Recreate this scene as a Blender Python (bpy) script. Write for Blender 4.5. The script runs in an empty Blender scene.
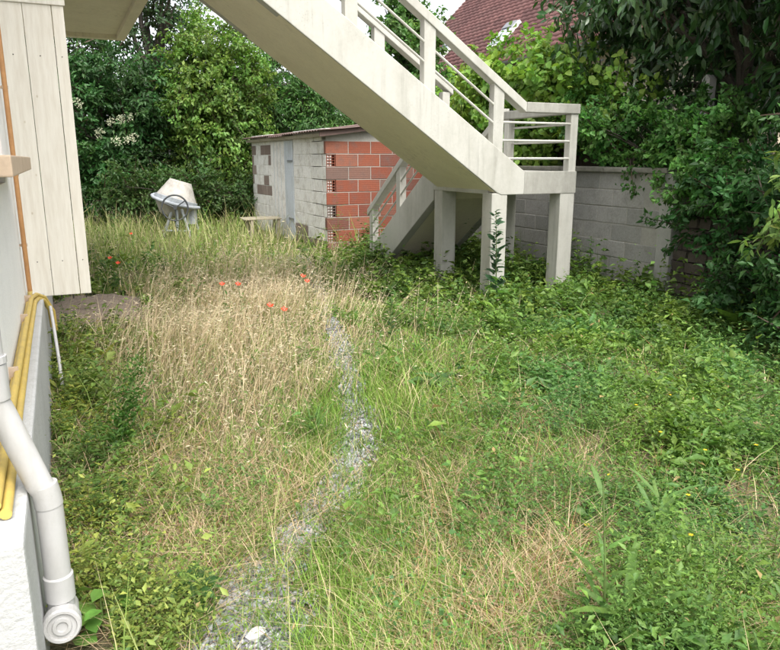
import bpy, math, random
import numpy as np
from mathutils import Vector, Matrix

random.seed(7)
rng = np.random.default_rng(7)
R = math.radians
scene = bpy.context.scene
C = scene.collection

# ------------------------------------------------------------------ camera
# world frame: x runs away from the house wall, y runs along it
F_PX, PITCH, YAW, EYE = 700.0, R(13.3), R(25.0), 1.55
cam_d = bpy.data.cameras.new('camera')
cam_d.sensor_fit = 'HORIZONTAL'; cam_d.sensor_width = 36.0
cam_d.lens = 36.0 * F_PX / 780.0
cam_d.clip_start = 0.05; cam_d.clip_end = 600
cam = bpy.data.objects.new('camera', cam_d); C.objects.link(cam)
cam.location = (0, 0, EYE); cam.rotation_euler = (math.pi/2 - PITCH, 0, -YAW)
scene.camera = cam

# ------------------------------------------------------------------ sky, sun, exposure
SUN_EL, SUN_AZ = R(60), R(178)          # azimuth clockwise from +y: behind the camera, a little to the left
w = bpy.data.worlds.new('World'); scene.world = w; w.use_nodes = True
nt = w.node_tree; nt.nodes.clear()
sky = nt.nodes.new('ShaderNodeTexSky'); sky.sky_type = 'NISHITA'; sky.sun_disc = False
sky.sun_elevation = SUN_EL; sky.sun_rotation = SUN_AZ
sky.dust_density = 4.0; sky.air_density = 1.0
hs = nt.nodes.new('ShaderNodeHueSaturation'); hs.inputs['Saturation'].default_value = 0.22
bg = nt.nodes.new('ShaderNodeBackground'); bg.inputs['Strength'].default_value = 0.15
wo = nt.nodes.new('ShaderNodeOutputWorld')
nt.links.new(sky.outputs[0], hs.inputs['Color']); nt.links.new(hs.outputs[0], bg.inputs['Color'])
nt.links.new(bg.outputs[0], wo.inputs['Surface'])
sl = bpy.data.lights.new('sun', 'SUN'); sl.energy = 1.3; sl.angle = R(40); sl.color = (1.0, 0.96, 0.88)
sun = bpy.data.objects.new('sun', sl); C.objects.link(sun)
sd = Vector((math.sin(SUN_AZ)*math.cos(SUN_EL), math.cos(SUN_AZ)*math.cos(SUN_EL), math.sin(SUN_EL)))
sun.location = (0, -5, 12); sun.rotation_euler = sd.to_track_quat('Z', 'Y').to_euler()
vs = scene.view_settings
vs.view_transform = 'Standard'; vs.look = 'None'; vs.gamma = 1.0; vs.use_curve_mapping = False
vs.exposure = 1.47
scene.cycles.max_bounces = 6; scene.cycles.diffuse_bounces = 3; scene.cycles.glossy_bounces = 2; scene.cycles.transmission_bounces = 3

# ------------------------------------------------------------------ pixel <-> place
def ray(u, v):
    X = (u-390)/F_PX; a = (325-v)/F_PX
    Y = math.cos(PITCH)+a*math.sin(PITCH); Z = -math.sin(PITCH)+a*math.cos(PITCH)
    return (X*math.cos(YAW)+Y*math.sin(YAW), -X*math.sin(YAW)+Y*math.cos(YAW), Z)
def on_z(u, v, z=0.0):
    d = ray(u, v); t = (z-EYE)/d[2]; return Vector((d[0]*t, d[1]*t, z))
def on_x(u, v, x):
    d = ray(u, v); t = x/d[0]; return Vector((x, d[1]*t, EYE+d[2]*t))
def project(P):
    X = P[:, 0]*math.cos(YAW)-P[:, 1]*math.sin(YAW); Y = P[:, 0]*math.sin(YAW)+P[:, 1]*math.cos(YAW); z = P[:, 2]-EYE
    fw = np.maximum(Y*math.cos(PITCH)-z*math.sin(PITCH), .05); up = Y*math.sin(PITCH)+z*math.cos(PITCH)
    return 390+F_PX*X/fw, 325-F_PX*up/fw

# ------------------------------------------------------------------ materials
def mat_new(name):
    m = bpy.data.materials.new(name); m.use_nodes = True
    n = m.node_tree.nodes; n.clear()
    out = n.new('ShaderNodeOutputMaterial'); p = n.new('ShaderNodeBsdfPrincipled')
    m.node_tree.links.new(p.outputs[0], out.inputs[0])
    return m, m.node_tree, p, out
def node(t, kind, **kw):
    n = t.nodes.new(kind)
    for k, v in kw.items():
        if k in n.inputs: n.inputs[k].default_value = v
        else: setattr(n, k, v)
    return n
def ramp(t, src, stops):
    r = t.nodes.new('ShaderNodeValToRGB'); t.links.new(src, r.inputs[0])
    e = r.color_ramp.elements
    while len(e) < len(stops): e.new(0.5)
    for i, (p_, c) in enumerate(stops):
        e[i].position = p_; e[i].color = (c[0], c[1], c[2], 1) if not isinstance(c, float) else (c, c, c, 1)
    return r.outputs[0]
def mix(t, fac, a, b, mode='MIX'):
    m = t.nodes.new('ShaderNodeMix'); m.data_type = 'RGBA'; m.blend_type = mode
    for s, v in ((m.inputs[0], fac), (m.inputs[6], a), (m.inputs[7], b)):
        if hasattr(v, 'is_linked'): t.links.new(v, s)
        elif isinstance(v, tuple): s.default_value = (*v[:3], 1)
        else: s.default_value = v
    return m.outputs[2]
def coords(t, scale=(1, 1, 1), obj=True):
    tc = t.nodes.new('ShaderNodeTexCoord'); mp = t.nodes.new('ShaderNodeMapping')
    g = t.nodes.new('ShaderNodeNewGeometry')
    t.links.new(tc.outputs['Object'] if obj else g.outputs['Position'], mp.inputs[0]); mp.inputs['Scale'].default_value = scale
    return mp.outputs[0]
def noise(t, vec, scale, detail=5, rough=.6):
    n = node(t, 'ShaderNodeTexNoise', Scale=scale, Detail=detail, Roughness=rough); t.links.new(vec, n.inputs['Vector'])
    return n.outputs['Fac']
def bump(t, p, src, strength=.3, dist=.01):
    b = node(t, 'ShaderNodeBump', Strength=strength, Distance=dist); t.links.new(src, b.inputs['Height'])
    t.links.new(b.outputs[0], p.inputs['Normal'])
def painted(name, col, dirt, rough=.75, s=3.0, streak=1.0, lo=.45, hi=.75, bs=.25, bd=.004, bscale=60, amount=.8, fine=.12, runs=0.0, runcol=(.16, .155, .125)):
    """paint or render with stains in world space and a fine grain"""
    m, t, p, o = mat_new(name)
    v = coords(t, (1, 1, 1/max(streak, .01)), obj=False)
    f = ramp(t, noise(t, v, s, 6, .65), [(lo, 0.0), (hi, amount)])
    c = mix(t, f, col, dirt)
    v2 = coords(t, (1, 1, 1), obj=False)
    if runs:      # rain runs and mould specks
        vr = coords(t, (16, 16, .9), obj=False)
        mask = mix(t, 1.0, ramp(t, noise(t, vr, 1.0, 5, .6), [(.5, 0.0), (.72, 1.0)]), ramp(t, noise(t, v2, 1.7, 4, .6), [(.42, 0.0), (.68, runs)]), 'MULTIPLY')
        c = mix(t, mask, c, runcol)
        sp = mix(t, 1.0, ramp(t, noise(t, v2, 70, 3, .7), [(.60, 0.0), (.68, .8)]), ramp(t, noise(t, v2, 3.1, 3, .6), [(.5, 0.0), (.65, min(1, runs*1.2))]), 'MULTIPLY')
        c = mix(t, sp, c, runcol)
    g = ramp(t, noise(t, v2, bscale*.5, 4, .7), [(.3, (1-fine,)*3), (.7, (1+fine*.3,)*3)])
    c = mix(t, 1.0, c, g, 'MULTIPLY')
    t.links.new(c, p.inputs['Base Color']); p.inputs['Roughness'].default_value = rough
    bump(t, p, noise(t, v2, bscale, 4, .6), bs, bd)
    return m
def foliage(name, rough=.5, trans=.35, spec=.35):
    m, t, p, o = mat_new(name)
    a = node(t, 'ShaderNodeAttribute', attribute_name='Col')
    v = coords(t, (1, 1, 1), obj=False)
    g = ramp(t, noise(t, v, 35, 2, .6), [(.3, (.78, .78, .78)), (.7, (1.15, 1.15, 1.1))])
    c = mix(t, 1.0, a.outputs['Color'], g, 'MULTIPLY')
    t.links.new(c, p.inputs['Base Color']); p.inputs['Roughness'].default_value = rough
    p.inputs['Specular IOR Level'].default_value = spec
    if trans:
        tr = t.nodes.new('ShaderNodeBsdfTranslucent')
        hsn = node(t, 'ShaderNodeHueSaturation', Saturation=1.1, Value=1.35); t.links.new(c, hsn.inputs['Color']); t.links.new(hsn.outputs[0], tr.inputs[0])
        mx = t.nodes.new('ShaderNodeMixShader'); mx.inputs[0].default_value = trans
        t.links.new(p.outputs[0], mx.inputs[1]); t.links.new(tr.outputs[0], mx.inputs[2]); t.links.new(mx.outputs[0], o.inputs[0])
    return m
def simple(name, col, rough=.5, metal=0.0, var=.15, s=12, bs=.1):
    m, t, p, o = mat_new(name)
    v = coords(t, (1, 1, 1), obj=False)
    f = noise(t, v, s, 4)
    c = mix(t, f, tuple(x*(1-var) for x in col), tuple(min(1, x*(1+var)) for x in col))
    t.links.new(c, p.inputs['Base Color']); p.inputs['Roughness'].default_value = rough; p.inputs['Metallic'].default_value = metal
    bump(t, p, f, bs, .003)
    return m

M = {}
M['stair'] = painted('cream_stair_paint', (.485, .475, .43), (.29, .28, .23), s=2.6, streak=2.2, lo=.46, hi=.82, bs=.16, bscale=45, amount=.75, fine=.06, runs=.6)
M['soffit'] = painted('ochre_soffit_paint', (.84, .77, .60), (.72, .65, .49), s=2.5, bs=.15, amount=.7, lo=.4, hi=.8, fine=.06, runs=.4, runcol=(.34, .29, .2))
M['worn_shaded'] = painted('weathered_shaded_landing_concrete', (.40, .39, .35), (.22, .215, .185), s=4.5, streak=2.0, lo=.36, hi=.72, bs=.25, bscale=50, amount=.8, fine=.08, runs=.7)  # grey stains and mould, with laurel shade also put into the darker base
M['render'] = painted('white_house_render', (.84, .835, .82), (.74, .735, .72), s=4, bs=.5, bd=.006, bscale=90, amount=.5, fine=.06)
M['plinth'] = painted('white_plinth_paint', (.43, .435, .43), (.30, .305, .28), s=5, streak=2, lo=.55, hi=.8, bs=.6, bd=.008, bscale=55, amount=.7, fine=.05, runs=.5)
M['pvc'] = painted('white_pvc', (.45, .445, .44), (.32, .31, .285), rough=.42, s=9, streak=3, lo=.45, hi=.8, bs=.05, bscale=40, amount=.85, fine=.05, runs=.35, runcol=(.25, .23, .18))
M['yellow'] = painted('yellow_conduit', (.52, .38, .09), (.36, .26, .09), rough=.5, s=9, bs=.06, amount=.7)
M['copper'] = painted('tan_gas_pipe', (.52, .27, .11), (.36, .17, .07), rough=.5, s=8, bs=.05, amount=.7)
M['sill'] = painted('pink_beige_timber', (.52, .40, .29), (.40, .30, .21), s=10, bs=.2, amount=.7)
M['cream'] = painted('cream_window_board', (.70, .62, .50), (.58, .50, .38), s=8, bs=.1, amount=.6)
M['mortar'] = painted('grey_mortar', (.36, .345, .31), (.25, .235, .205), s=7, bs=.5, bscale=80)
M['block'] = None
M['coping'] = painted('weathered_coping', (.27, .255, .22), (.13, .125, .10), s=5, bs=.6, bscale=50)
M['pillar'] = painted('grey_rendered_pillar', (.40, .39, .365), (.28, .275, .25), s=4, streak=2, bs=.5, bscale=60)
M['rust'] = painted('rusty_roof_sheet', (.15, .095, .08), (.085, .062, .055), s=5, lo=.35, hi=.7, bs=.3)
M['door'] = painted('pale_blue_grey_door', (.56, .60, .64), (.40, .42, .42), s=6, streak=4, bs=.15)
M['steel'] = simple('grey_steel', (.30, .31, .33), .5, .5)
M['screw'] = simple('dark_screw', (.06, .055, .05), .6, .6)
M['mixer_paint'] = painted('faded_cream_drum', (.43, .41, .375), (.24, .215, .18), s=7, lo=.38, hi=.7, bs=.3, rough=.6)
M['mixer_frame'] = painted('blue_grey_frame', (.36, .39, .42), (.22, .22, .21), s=6, rough=.55)
M['rubber'] = simple('dark_wheel', (.05, .055, .06), .6)
M['oldwood'] = painted('weathered_board', (.36, .32, .235), (.20, .18, .12), s=9, bs=.4)
M['fence_wood'] = painted('dark_fence_board', (.13, .105, .085), (.07, .06, .05), s=9, bs=.4)
M['bark'] = painted('bark', (.075, .062, .048), (.035, .03, .024), s=14, streak=3, bs=.9, bd=.02, bscale=30)
M['stem'] = simple('green_stem', (.10, .15, .04), .6, var=.3)
M['zinc'] = simple('zinc_gutter', (.30, .31, .31), .45, .4)
M['glass'] = simple('roof_glass', (.42, .47, .52), .12, 0, .05)
M['skyframe'] = simple('skylight_frame', (.62, .62, .62), .4, 0, .1)
M['neigh'] = painted('neighbour_render', (.50, .43, .32), (.38, .32, .24), s=3, bs=.3)
M['poppy'] = simple('poppy_red', (.72, .06, .02), .5, var=.3, s=40)
M['whitestone'] = painted('white_stone', (.72, .70, .68), (.5, .48, .45), s=30, bs=.4)
M['leaf'] = foliage('leaf_green')
M['leaf_gloss'] = foliage('leaf_glossy', rough=.28, trans=.18, spec=.5)
M['grass'] = foliage('grass_blade', rough=.55, trans=.30, spec=.25)
M['straw'] = foliage('straw_blade', rough=.7, trans=.22, spec=.2)

def make_plank_mat():
    m, t, p, o = mat_new('cream_painted_plank')
    v = coords(t, (14, 14, 1.2), obj=False)
    f = noise(t, v, 2.2, 6, .7)
    c = ramp(t, f, [(.25, (.57, .525, .455)), (.55, (.68, .65, .59)), (.8, (.75, .725, .67))])
    k = node(t, 'ShaderNodeTexVoronoi', Scale=3.3); v2 = coords(t, (2.2, 2.2, 1.5), obj=False); t.links.new(v2, k.inputs['Vector'])
    kn = ramp(t, k.outputs['Distance'], [(0.0, (.5, .42, .3)), (.035, (.72, .66, .55)), (.06, (1, 1, 1))])
    c = mix(t, .6, c, kn, 'MULTIPLY')
    oi = t.nodes.new('ShaderNodeObjectInfo'); vr = ramp(t, oi.outputs['Random'], [(0, (.93, .93, .92)), (1, (1.04, 1.03, 1.0))])
    c = mix(t, 1.0, c, vr, 'MULTIPLY')
    t.links.new(c, p.inputs['Base Color']); p.inputs['Roughness'].default_value = .7
    bump(t, p, f, .25, .003)
    return m
M['plank'] = make_plank_mat()
def make_brick_mat(name, stops, stain=(.13, .10, .09), stain_amt=.55, groove=True):
    m, t, p, o = mat_new(name)
    oi = t.nodes.new('ShaderNodeObjectInfo')
    c = ramp(t, oi.outputs['Random'], stops)
    v = coords(t, (1, 1, 1), obj=False)
    f = ramp(t, noise(t, v, 6, 6, .7), [(.48, 0.0), (.72, stain_amt)])
    c = mix(t, f, c, stain)
    g = ramp(t, noise(t, v, 40, 4, .7), [(.3, (.8, .8, .8)), (.7, (1.1, 1.1, 1.1))])
    c = mix(t, 1.0, c, g, 'MULTIPLY')
    t.links.new(c, p.inputs['Base Color']); p.inputs['Roughness'].default_value = .85
    wv = node(t, 'ShaderNodeTexWave', Scale=9.0, Distortion=.6); wv.bands_direction = 'Z'; t.links.new(v, wv.inputs['Vector'])
    hsum = mix(t, .5, noise(t, v, 50, 4), wv.outputs['Fac']) if groove else noise(t, v, 50, 4)
    bump(t, p, hsum, .45, .005)
    return m
M['brick'] = make_brick_mat('hollow_red_brick', [(0, (.225, .062, .034)), (.35, (.265, .078, .042)), (.62, (.20, .056, .034)), (.8, (.165, .065, .045)), (.88, (.28, .10, .06)), (1, (.14, .105, .09))])
M['whitebrick'] = make_brick_mat('whitewashed_brick', [(0, (.73, .715, .67)), (1, (.82, .80, .76))], stain=(.36, .31, .24), stain_amt=.6, groove=False)
M['darkbrick'] = make_brick_mat('bare_brown_brick', [(0, (.20, .15, .125)), (1, (.30, .235, .20))])
M['block'] = make_brick_mat('concrete_block', [(0, (.28, .275, .255)), (.5, (.33, .32, .30)), (1, (.38, .365, .34))], stain=(.23, .225, .20), stain_amt=.85, groove=False)
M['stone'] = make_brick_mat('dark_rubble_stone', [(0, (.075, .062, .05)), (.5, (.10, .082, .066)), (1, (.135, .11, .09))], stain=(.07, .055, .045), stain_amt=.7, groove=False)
M['tile'] = None

def make_ground_mat():
    m, t, p, o = mat_new('ground_thatch')
    v = coords(t, (1, 1, 1), obj=False)
    a = noise(t, v, .9, 6, .65); b = noise(t, v, 14, 6, .7); d = noise(t, v, 90, 3, .7)
    base = ramp(t, b, [(.3, (.085, .068, .042)), (.5, (.17, .135, .08)), (.7, (.26, .22, .13))])
    green = ramp(t, d, [(.3, (.055, .075, .025)), (.7, (.13, .155, .05))])
    c = mix(t, ramp(t, a, [(.42, 0.0), (.6, .75)]), base, green)
    t.links.new(c, p.inputs['Base Color']); p.inputs['Roughness'].default_value = .95
    bump(t, p, d, .8, .02)
    return m
M['ground'] = make_ground_mat()
def make_gravel_mat():
    m, t, p, o = mat_new('grey_gravel')
    v = coords(t, (1, 1, 1), obj=False)
    k = node(t, 'ShaderNodeTexVoronoi', Scale=70.0); t.links.new(v, k.inputs['Vector'])
    g = t.nodes.new('ShaderNodeRGBToBW'); t.links.new(k.outputs['Color'], g.inputs[0])
    c = ramp(t, g.outputs[0], [(.2, (.10, .105, .12)), (.5, (.22, .225, .24)), (.85, (.40, .40, .40))])
    c = mix(t, ramp(t, noise(t, v, 7, 5), [(.45, 0.0), (.65, .8)]), c, (.20, .165, .11))
    t.links.new(c, p.inputs['Base Color']); p.inputs['Roughness'].default_value = .9
    bump(t, p, k.outputs['Distance'], .9, .02)
    return m
M['gravel'] = make_gravel_mat()
def make_earth_mat():
    m, t, p, o = mat_new('bare_earth')
    v = coords(t, (1, 1, 1), obj=False)
    c = ramp(t, noise(t, v, 18, 6, .7), [(.3, (.15, .105, .08)), (.55, (.25, .20, .155)), (.75, (.33, .275, .215))])
    t.links.new(c, p.inputs['Base Color']); p.inputs['Roughness'].default_value = .95
    bump(t, p, noise(t, v, 45, 5, .7), .9, .03)
    return m
M['earth'] = make_earth_mat()
def make_tile_mat():
    m, t, p, o = mat_new('red_brown_tiles')
    v = coords(t, (1, 1, 1), obj=False)
    k = node(t, 'ShaderNodeTexVoronoi', Scale=3.6); t.links.new(v, k.inputs['Vector'])
    g = t.nodes.new('ShaderNodeRGBToBW'); t.links.new(k.outputs['Color'], g.inputs[0])
    c = ramp(t, g.outputs[0], [(.2, (.115, .05, .046)), (.6, (.155, .068, .062)), (.9, (.20, .092, .082))])
    c = mix(t, ramp(t, noise(t, v, 1.2, 5), [(.5, 0.0), (.75, .5)]), c, (.17, .10, .085))
    t.links.new(c, p.inputs['Base Color']); p.inputs['Roughness'].default_value = .8
    return m
M['tile'] = make_tile_mat()

# ------------------------------------------------------------------ mesh helpers
class MB:
    def __init__(s): s.v = []; s.f = []
    def box(s, x0, x1, y0, y1, z0, z1):
        i = len(s.v)
        s.v += [(x, y, z) for z in (z0, z1) for y in (y0, y1) for x in (x0, x1)]
        s.f += [tuple(i+k for k in q) for q in ((0, 2, 3, 1), (4, 5, 7, 6), (0, 1, 5, 4), (2, 6, 7, 3), (0, 4, 6, 2), (1, 3, 7, 5))]
        return s
    def prism(s, pts, axis, a, b):
        """closed polygon of 2D points pushed along an axis: 'y' polygon in xz, 'x' polygon in yz, 'z' polygon in xy"""
        def P(q, t): return {'y': (q[0], t, q[1]), 'x': (t, q[0], q[1]), 'z': (q[0], q[1], t)}[axis]
        n = len(pts); i = len(s.v)
        s.v += [P(q, a) for q in pts] + [P(q, b) for q in pts]
        s.f.append(tuple(i+k for k in range(n))); s.f.append(tuple(i+n+k for k in reversed(range(n))))
        s.f += [(i+k, i+n+k, i+n+(k+1) % n, i+(k+1) % n) for k in range(n)]
        return s
    def tube(s, pts, radii, n=10, caps=True):
        pts = [Vector(p) for p in pts]
        if not hasattr(radii, '__len__'): radii = [radii]*len(pts)
        i = len(s.v); prev = None
        for k, p in enumerate(pts):
            d = (pts[min(k+1, len(pts)-1)]-pts[max(k-1, 0)]).normalized()
            if prev is None:
                u = d.cross(Vector((0, 0, 1)) if abs(d.z) < .95 else Vector((1, 0, 0))).normalized()
            else: u = (prev - d*prev.dot(d)).normalized()
            prev = u; w_ = d.cross(u)
            for j in range(n):
                a = 2*math.pi*j/n
                s.v.append(tuple(p+(u*math.cos(a)+w_*math.sin(a))*radii[k]))
        for k in range(len(pts)-1):
            for j in range(n):
                s.f.append((i+k*n+j, i+k*n+(j+1) % n, i+(k+1)*n+(j+1) % n, i+(k+1)*n+j))
        if caps:
            s.f.append(tuple(i+j for j in reversed(range(n)))); s.f.append(tuple(i+(len(pts)-1)*n+j for j in range(n)))
        return s
    def lathe(s, prof, mat4=Matrix(), n=24):
        i = len(s.v)
        for r, z in prof:
            for j in range(n):
                a = 2*math.pi*j/n; s.v.append(tuple(mat4 @ Vector((r*math.cos(a), r*math.sin(a), z))))
        for k in range(len(prof)-1):
            for j in range(n):
                s.f.append((i+k*n+j, i+k*n+(j+1) % n, i+(k+1)*n+(j+1) % n, i+(k+1)*n+j))
        return s
    def build(s, name, mat, parent=None, bevel=0.0, smooth=False):
        me = bpy.data.meshes.new(name); me.from_pydata(s.v, [], s.f); me.materials.append(mat)
        import bmesh
        bm = bmesh.new(); bm.from_mesh(me); bmesh.ops.recalc_face_normals(bm, faces=bm.faces[:])
        if bevel: bmesh.ops.bevel(bm, geom=bm.edges[:], offset=bevel, segments=2, affect='EDGES', profile=.6, clamp_overlap=True)
        bm.to_mesh(me); bm.free()
        if smooth:
            me.polygons.foreach_set('use_smooth', [True]*len(me.polygons)); me.set_sharp_from_angle(angle=R(38))
        o = bpy.data.objects.new(name, me); C.objects.link(o)
        if parent: adopt(o, parent)
        return o
def world_loc(o):
    p = Vector(o.location); q = o.parent
    return p
def adopt(o, parent):
    o.parent = parent
    inv = Matrix()
    q = parent; chain = []
    while q: chain.append(q); q = q.parent
    m = Matrix()
    for q in reversed(chain):
        m = m @ (q.matrix_parent_inverse if q.parent else Matrix()) @ q.matrix_basis
    o.matrix_parent_inverse = m.inverted()
def tag(o, label=None, cat=None, group=None, kind=None):
    if label: o['label'] = label
    if cat: o['category'] = cat
    if group: o['group'] = group
    if kind: o['kind'] = kind
    return o
def thing(name, loc, label, cat, group=None):
    o = bpy.data.objects.new(name, None); o.empty_display_size = .2; C.objects.link(o); o.location = loc
    return tag(o, label, cat, group)
def piece(name, mesh, parent, loc, mat=None, scale=None, rot=None):
    o = bpy.data.objects.new(name, mesh); C.objects.link(o); o.location = loc
    if scale: o.scale = scale
    if rot: o.rotation_euler = rot
    if mat:
        o.material_slots[0].link = 'OBJECT'; o.material_slots[0].material = mat
    adopt(o, parent); return o
def unit_box(name, sx, sy, sz, mat, bevel=.006):
    o = MB().box(-sx/2, sx/2, -sy/2, sy/2, -sz/2, sz/2).build(name, mat, bevel=bevel)
    me = o.data; bpy.data.objects.remove(o); return me

def np_mesh(name, V, faces, mat, col=None, parent=None, smooth=False):
    """V (n,3); faces: list of (m,k) index arrays"""
    me = bpy.data.meshes.new(name)
    me.vertices.add(len(V)); me.vertices.foreach_set('co', np.asarray(V, np.float32).ravel())
    idx = np.concatenate([f.ravel() for f in faces]).astype(np.int32)
    tot = np.concatenate([np.full(len(f), f.shape[1], np.int32) for f in faces])
    st = np.concatenate([[0], np.cumsum(tot)[:-1]]).astype(np.int32)
    me.loops.add(len(idx)); me.loops.foreach_set('vertex_index', idx)
    me.polygons.add(len(tot)); me.polygons.foreach_set('loop_start', st); me.polygons.foreach_set('loop_total', tot)
    me.update(calc_edges=True)
    if smooth: me.polygons.foreach_set('use_smooth', np.ones(len(tot), bool))
    if col is not None:
        ca = me.color_attributes.new('Col', 'FLOAT_COLOR', 'POINT')
        ca.data.foreach_set('color', np.c_[col, np.ones(len(col))].astype(np.float32).ravel())
    me.materials.append(mat)
    o = bpy.data.objects.new(name, me); C.objects.link(o)
    if parent: adopt(o, parent)
    return o
def nrm(a): return a/np.maximum(np.linalg.norm(a, axis=1, keepdims=True), 1e-6)
def leaf_arrays(P, D, N, L, Wd, Cc, fold=.18, big=False, droop=.15):
    """leaves as folded blades: base P, direction D, up N, length L, width Wd, colour Cc"""
    D = nrm(D); S = nrm(np.cross(D, N)); N = nrm(np.cross(S, D)); n = len(P)
    L = L[:, None]; Wd = Wd[:, None]
    if not big:
        v = np.stack([P, P+D*L*.45+S*Wd*.5+N*fold*Wd, P+D*L-N*L*droop, P+D*L*.45-S*Wd*.5+N*fold*Wd], 1).reshape(-1, 3)
        i = np.arange(n)[:, None]*4
        return v, [np.concatenate([i+[[0, 1, 2]], i+[[0, 2, 3]]])], np.repeat(Cc, 4, 0)
    def q(t, s, h): return P+D*L*t+S*Wd*s+N*(fold*Wd*abs(s)*1.6-L*droop*t*t*h)
    v = np.stack([q(0, 0, 1), q(.3, 0, 1), q(.68, 0, 1), q(1, 0, 1), q(.3, .45, 1), q(.68, .42, 1), q(.3, -.45, 1), q(.68, -.42, 1)], 1).reshape(-1, 3)
    i = np.arange(n)[:, None]*8
    tri = np.concatenate([i+[[0, 4, 1]], i+[[0, 1, 6]], i+[[5, 3, 2]], i+[[2, 3, 7]]])
    quad = np.concatenate([i+[[1, 4, 5, 2]], i+[[6, 1, 2, 7]]])
    return v, [tri, quad], np.repeat(Cc, 8, 0)
def join_arrays(lst):
    Vs, Fs, Cs, off = [], {}, [], 0
    for v, f, c in lst:
        Vs.append(v); Cs.append(c)
        for a in f: Fs.setdefault(a.shape[1], []).append(a+off)
        off += len(v)
    return np.concatenate(Vs), [np.concatenate(x) for x in Fs.values()], np.concatenate(Cs)
def rand_dir(n): return nrm(rng.normal(size=(n, 3)))
def jitter_col(base, n, v=.25, h=.12):
    c = np.asarray(base)[None]*(1+rng.uniform(-v, v, (n, 1)))
    c = c*(1+rng.uniform(-h, h, (n, 3))*np.array([1.4, .4, .7]))
    return np.clip(c, .003, .95)

# ------------------------------------------------------------------ setting: ground, path
bump_fn = lambda x, y: .035*np.sin(x*1.3+.5)*np.cos(y*.9)+.02*np.sin(x*3.1+y*2.2)
gx = np.concatenate([[-300, -120, -50, -20], np.linspace(-8, 16, 97), [22, 50, 120, 300]])
gy = np.concatenate([[-300, -120, -50, -20, -8], np.linspace(-4, 30, 137), [40, 60, 120, 300]])
GX, GY = np.meshgrid(gx, gy)
def ground_z(x, y):
    m = np.clip((10-np.abs(x-4))/4, 0, 1)*np.clip((18-np.abs(y-8))/6, 0, 1)
    return bump_fn(x, y)*m*np.clip(np.hypot(x, y)/3, .3, 1)
gz = ground_z(GX, GY)
nx, ny = len(gx), len(gy)
ii = (np.arange(ny-1)[:, None]*nx+np.arange(nx-1)[None]).ravel()[:, None]
gr = np_mesh('ground', np.stack([GX.ravel(), GY.ravel(), gz.ravel()], 1), [ii+np.array([[0, 1, nx+1, nx]])], M['ground'], smooth=True)
tag(gr, kind='structure')

PATH = np.array([(.36, 1.4), (.40, 2.05), (.46, 2.3), (.69, 2.46), (.87, 2.72), (1.2, 3.1), (1.47, 3.58), (1.78, 4.5), (2.22, 5.98), (2.59, 7.39), (3.1, 9.2), (3.5, 11.0)])
PW = np.array([.27, .26, .18, .09, .08, .10, .11, .085, .08, .08, .08, .07])
tt = np.linspace(0, len(PATH)-1, 160); kk = np.arange(len(PATH))
px_, py_, pw_ = np.interp(tt, kk, PATH[:, 0]), np.interp(tt, kk, PATH[:, 1]), np.interp(tt, kk, PW)
for _ in range(6):
    px_[1:-1] = (px_[:-2]+px_[1:-1]*2+px_[2:])/4; py_[1:-1] = (py_[:-2]+py_[1:-1]*2+py_[2:])/4
dx, dy = np.gradient(px_), np.gradient(py_); ln = np.hypot(dx, dy); nxv, nyv = dy/ln, -dx/ln
rows = []
for s in np.linspace(-1, 1, 7):
    j = pw_*(1+.25*np.sin(tt*9+s*2)+.15*rng.normal(size=len(tt)))
    rows.append(np.stack([px_+nxv*j*s, py_+nyv*j*s], 1))
rows = np.stack(rows, 1)
pv = rows.reshape(-1, 2); pz = ground_z(pv[:, 0], pv[:, 1])+.006+.012*(1-np.tile(np.abs(np.linspace(-1, 1, 7)), len(tt)))*0
ii = (np.arange(len(tt)-1)[:, None]*7+np.arange(6)[None]).ravel()[:, None]
path = np_mesh('gravel_path', np.c_[pv, pz], [ii+np.array([[0, 1, 8, 7]])], M['gravel'], smooth=True)
tag(path, kind='structure')
def path_dist(x, y):
    d = np.full(len(x), 9.0)
    for k in range(0, len(px_), 1):
        d = np.minimum(d, np.hypot(x-px_[k], y-py_[k])/pw_[k])
    return d
# loose stones on the path
n = 15000
k = (rng.random(n)**1.7*(len(tt)-1)).astype(int)
s = rng.normal(0, .55, n)
P = np.stack([px_[k]+nxv[k]*pw_[k]*s+rng.normal(0, .02, n), py_[k]+nyv[k]*pw_[k]*s+rng.normal(0, .02, n)], 1)
P = P[(P[:, 1] > 1.2)]; n = len(P)
sz = rng.uniform(.004, .013, n)*(1+.6*(rng.random(n) > .93)); zz = ground_z(P[:, 0], P[:, 1])+.007+sz*.35
base = np.array([(1, 0, 0), (-1, 0, 0), (0, 1, 0), (0, -1, 0), (0, 0, .7), (0, 0, -.7), (.6, .6, .35), (-.6, -.6, .35)])
V = np.c_[P, zz][:, None, :]+base[None]*sz[:, None, None]*rng.uniform(.6, 1.35, (n, 8, 3))
f8 = np.array([(0, 6, 4), (6, 2, 4), (2, 1, 4), (1, 7, 4), (7, 3, 4), (3, 0, 4), (0, 2, 6), (1, 3, 7), (2, 0, 5), (1, 2, 5), (3, 1, 5), (0, 3, 5)])
g = rng.uniform(.09, .42, (n, 1)); cc = g*np.array([[.98, 1.0, 1.03]])*(1+rng.normal(0, .03, (n, 3)))
mst, t_, p_, o_ = mat_new('loose_stone'); at = node(t_, 'ShaderNodeAttribute', attribute_name='Col'); t_.links.new(at.outputs['Color'], p_.inputs['Base Color']); p_.inputs['Roughness'].default_value = .85
st = np_mesh('gravel', V.reshape(-1, 3), [(np.arange(n)[:, None, None]*8+f8[None]).reshape(-1, 3)], mst, np.repeat(np.clip(cc, .02, .9), 8, 0))
tag(st, 'loose grey gravel stones along the narrow path', 'gravel', kind='stuff')
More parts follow.
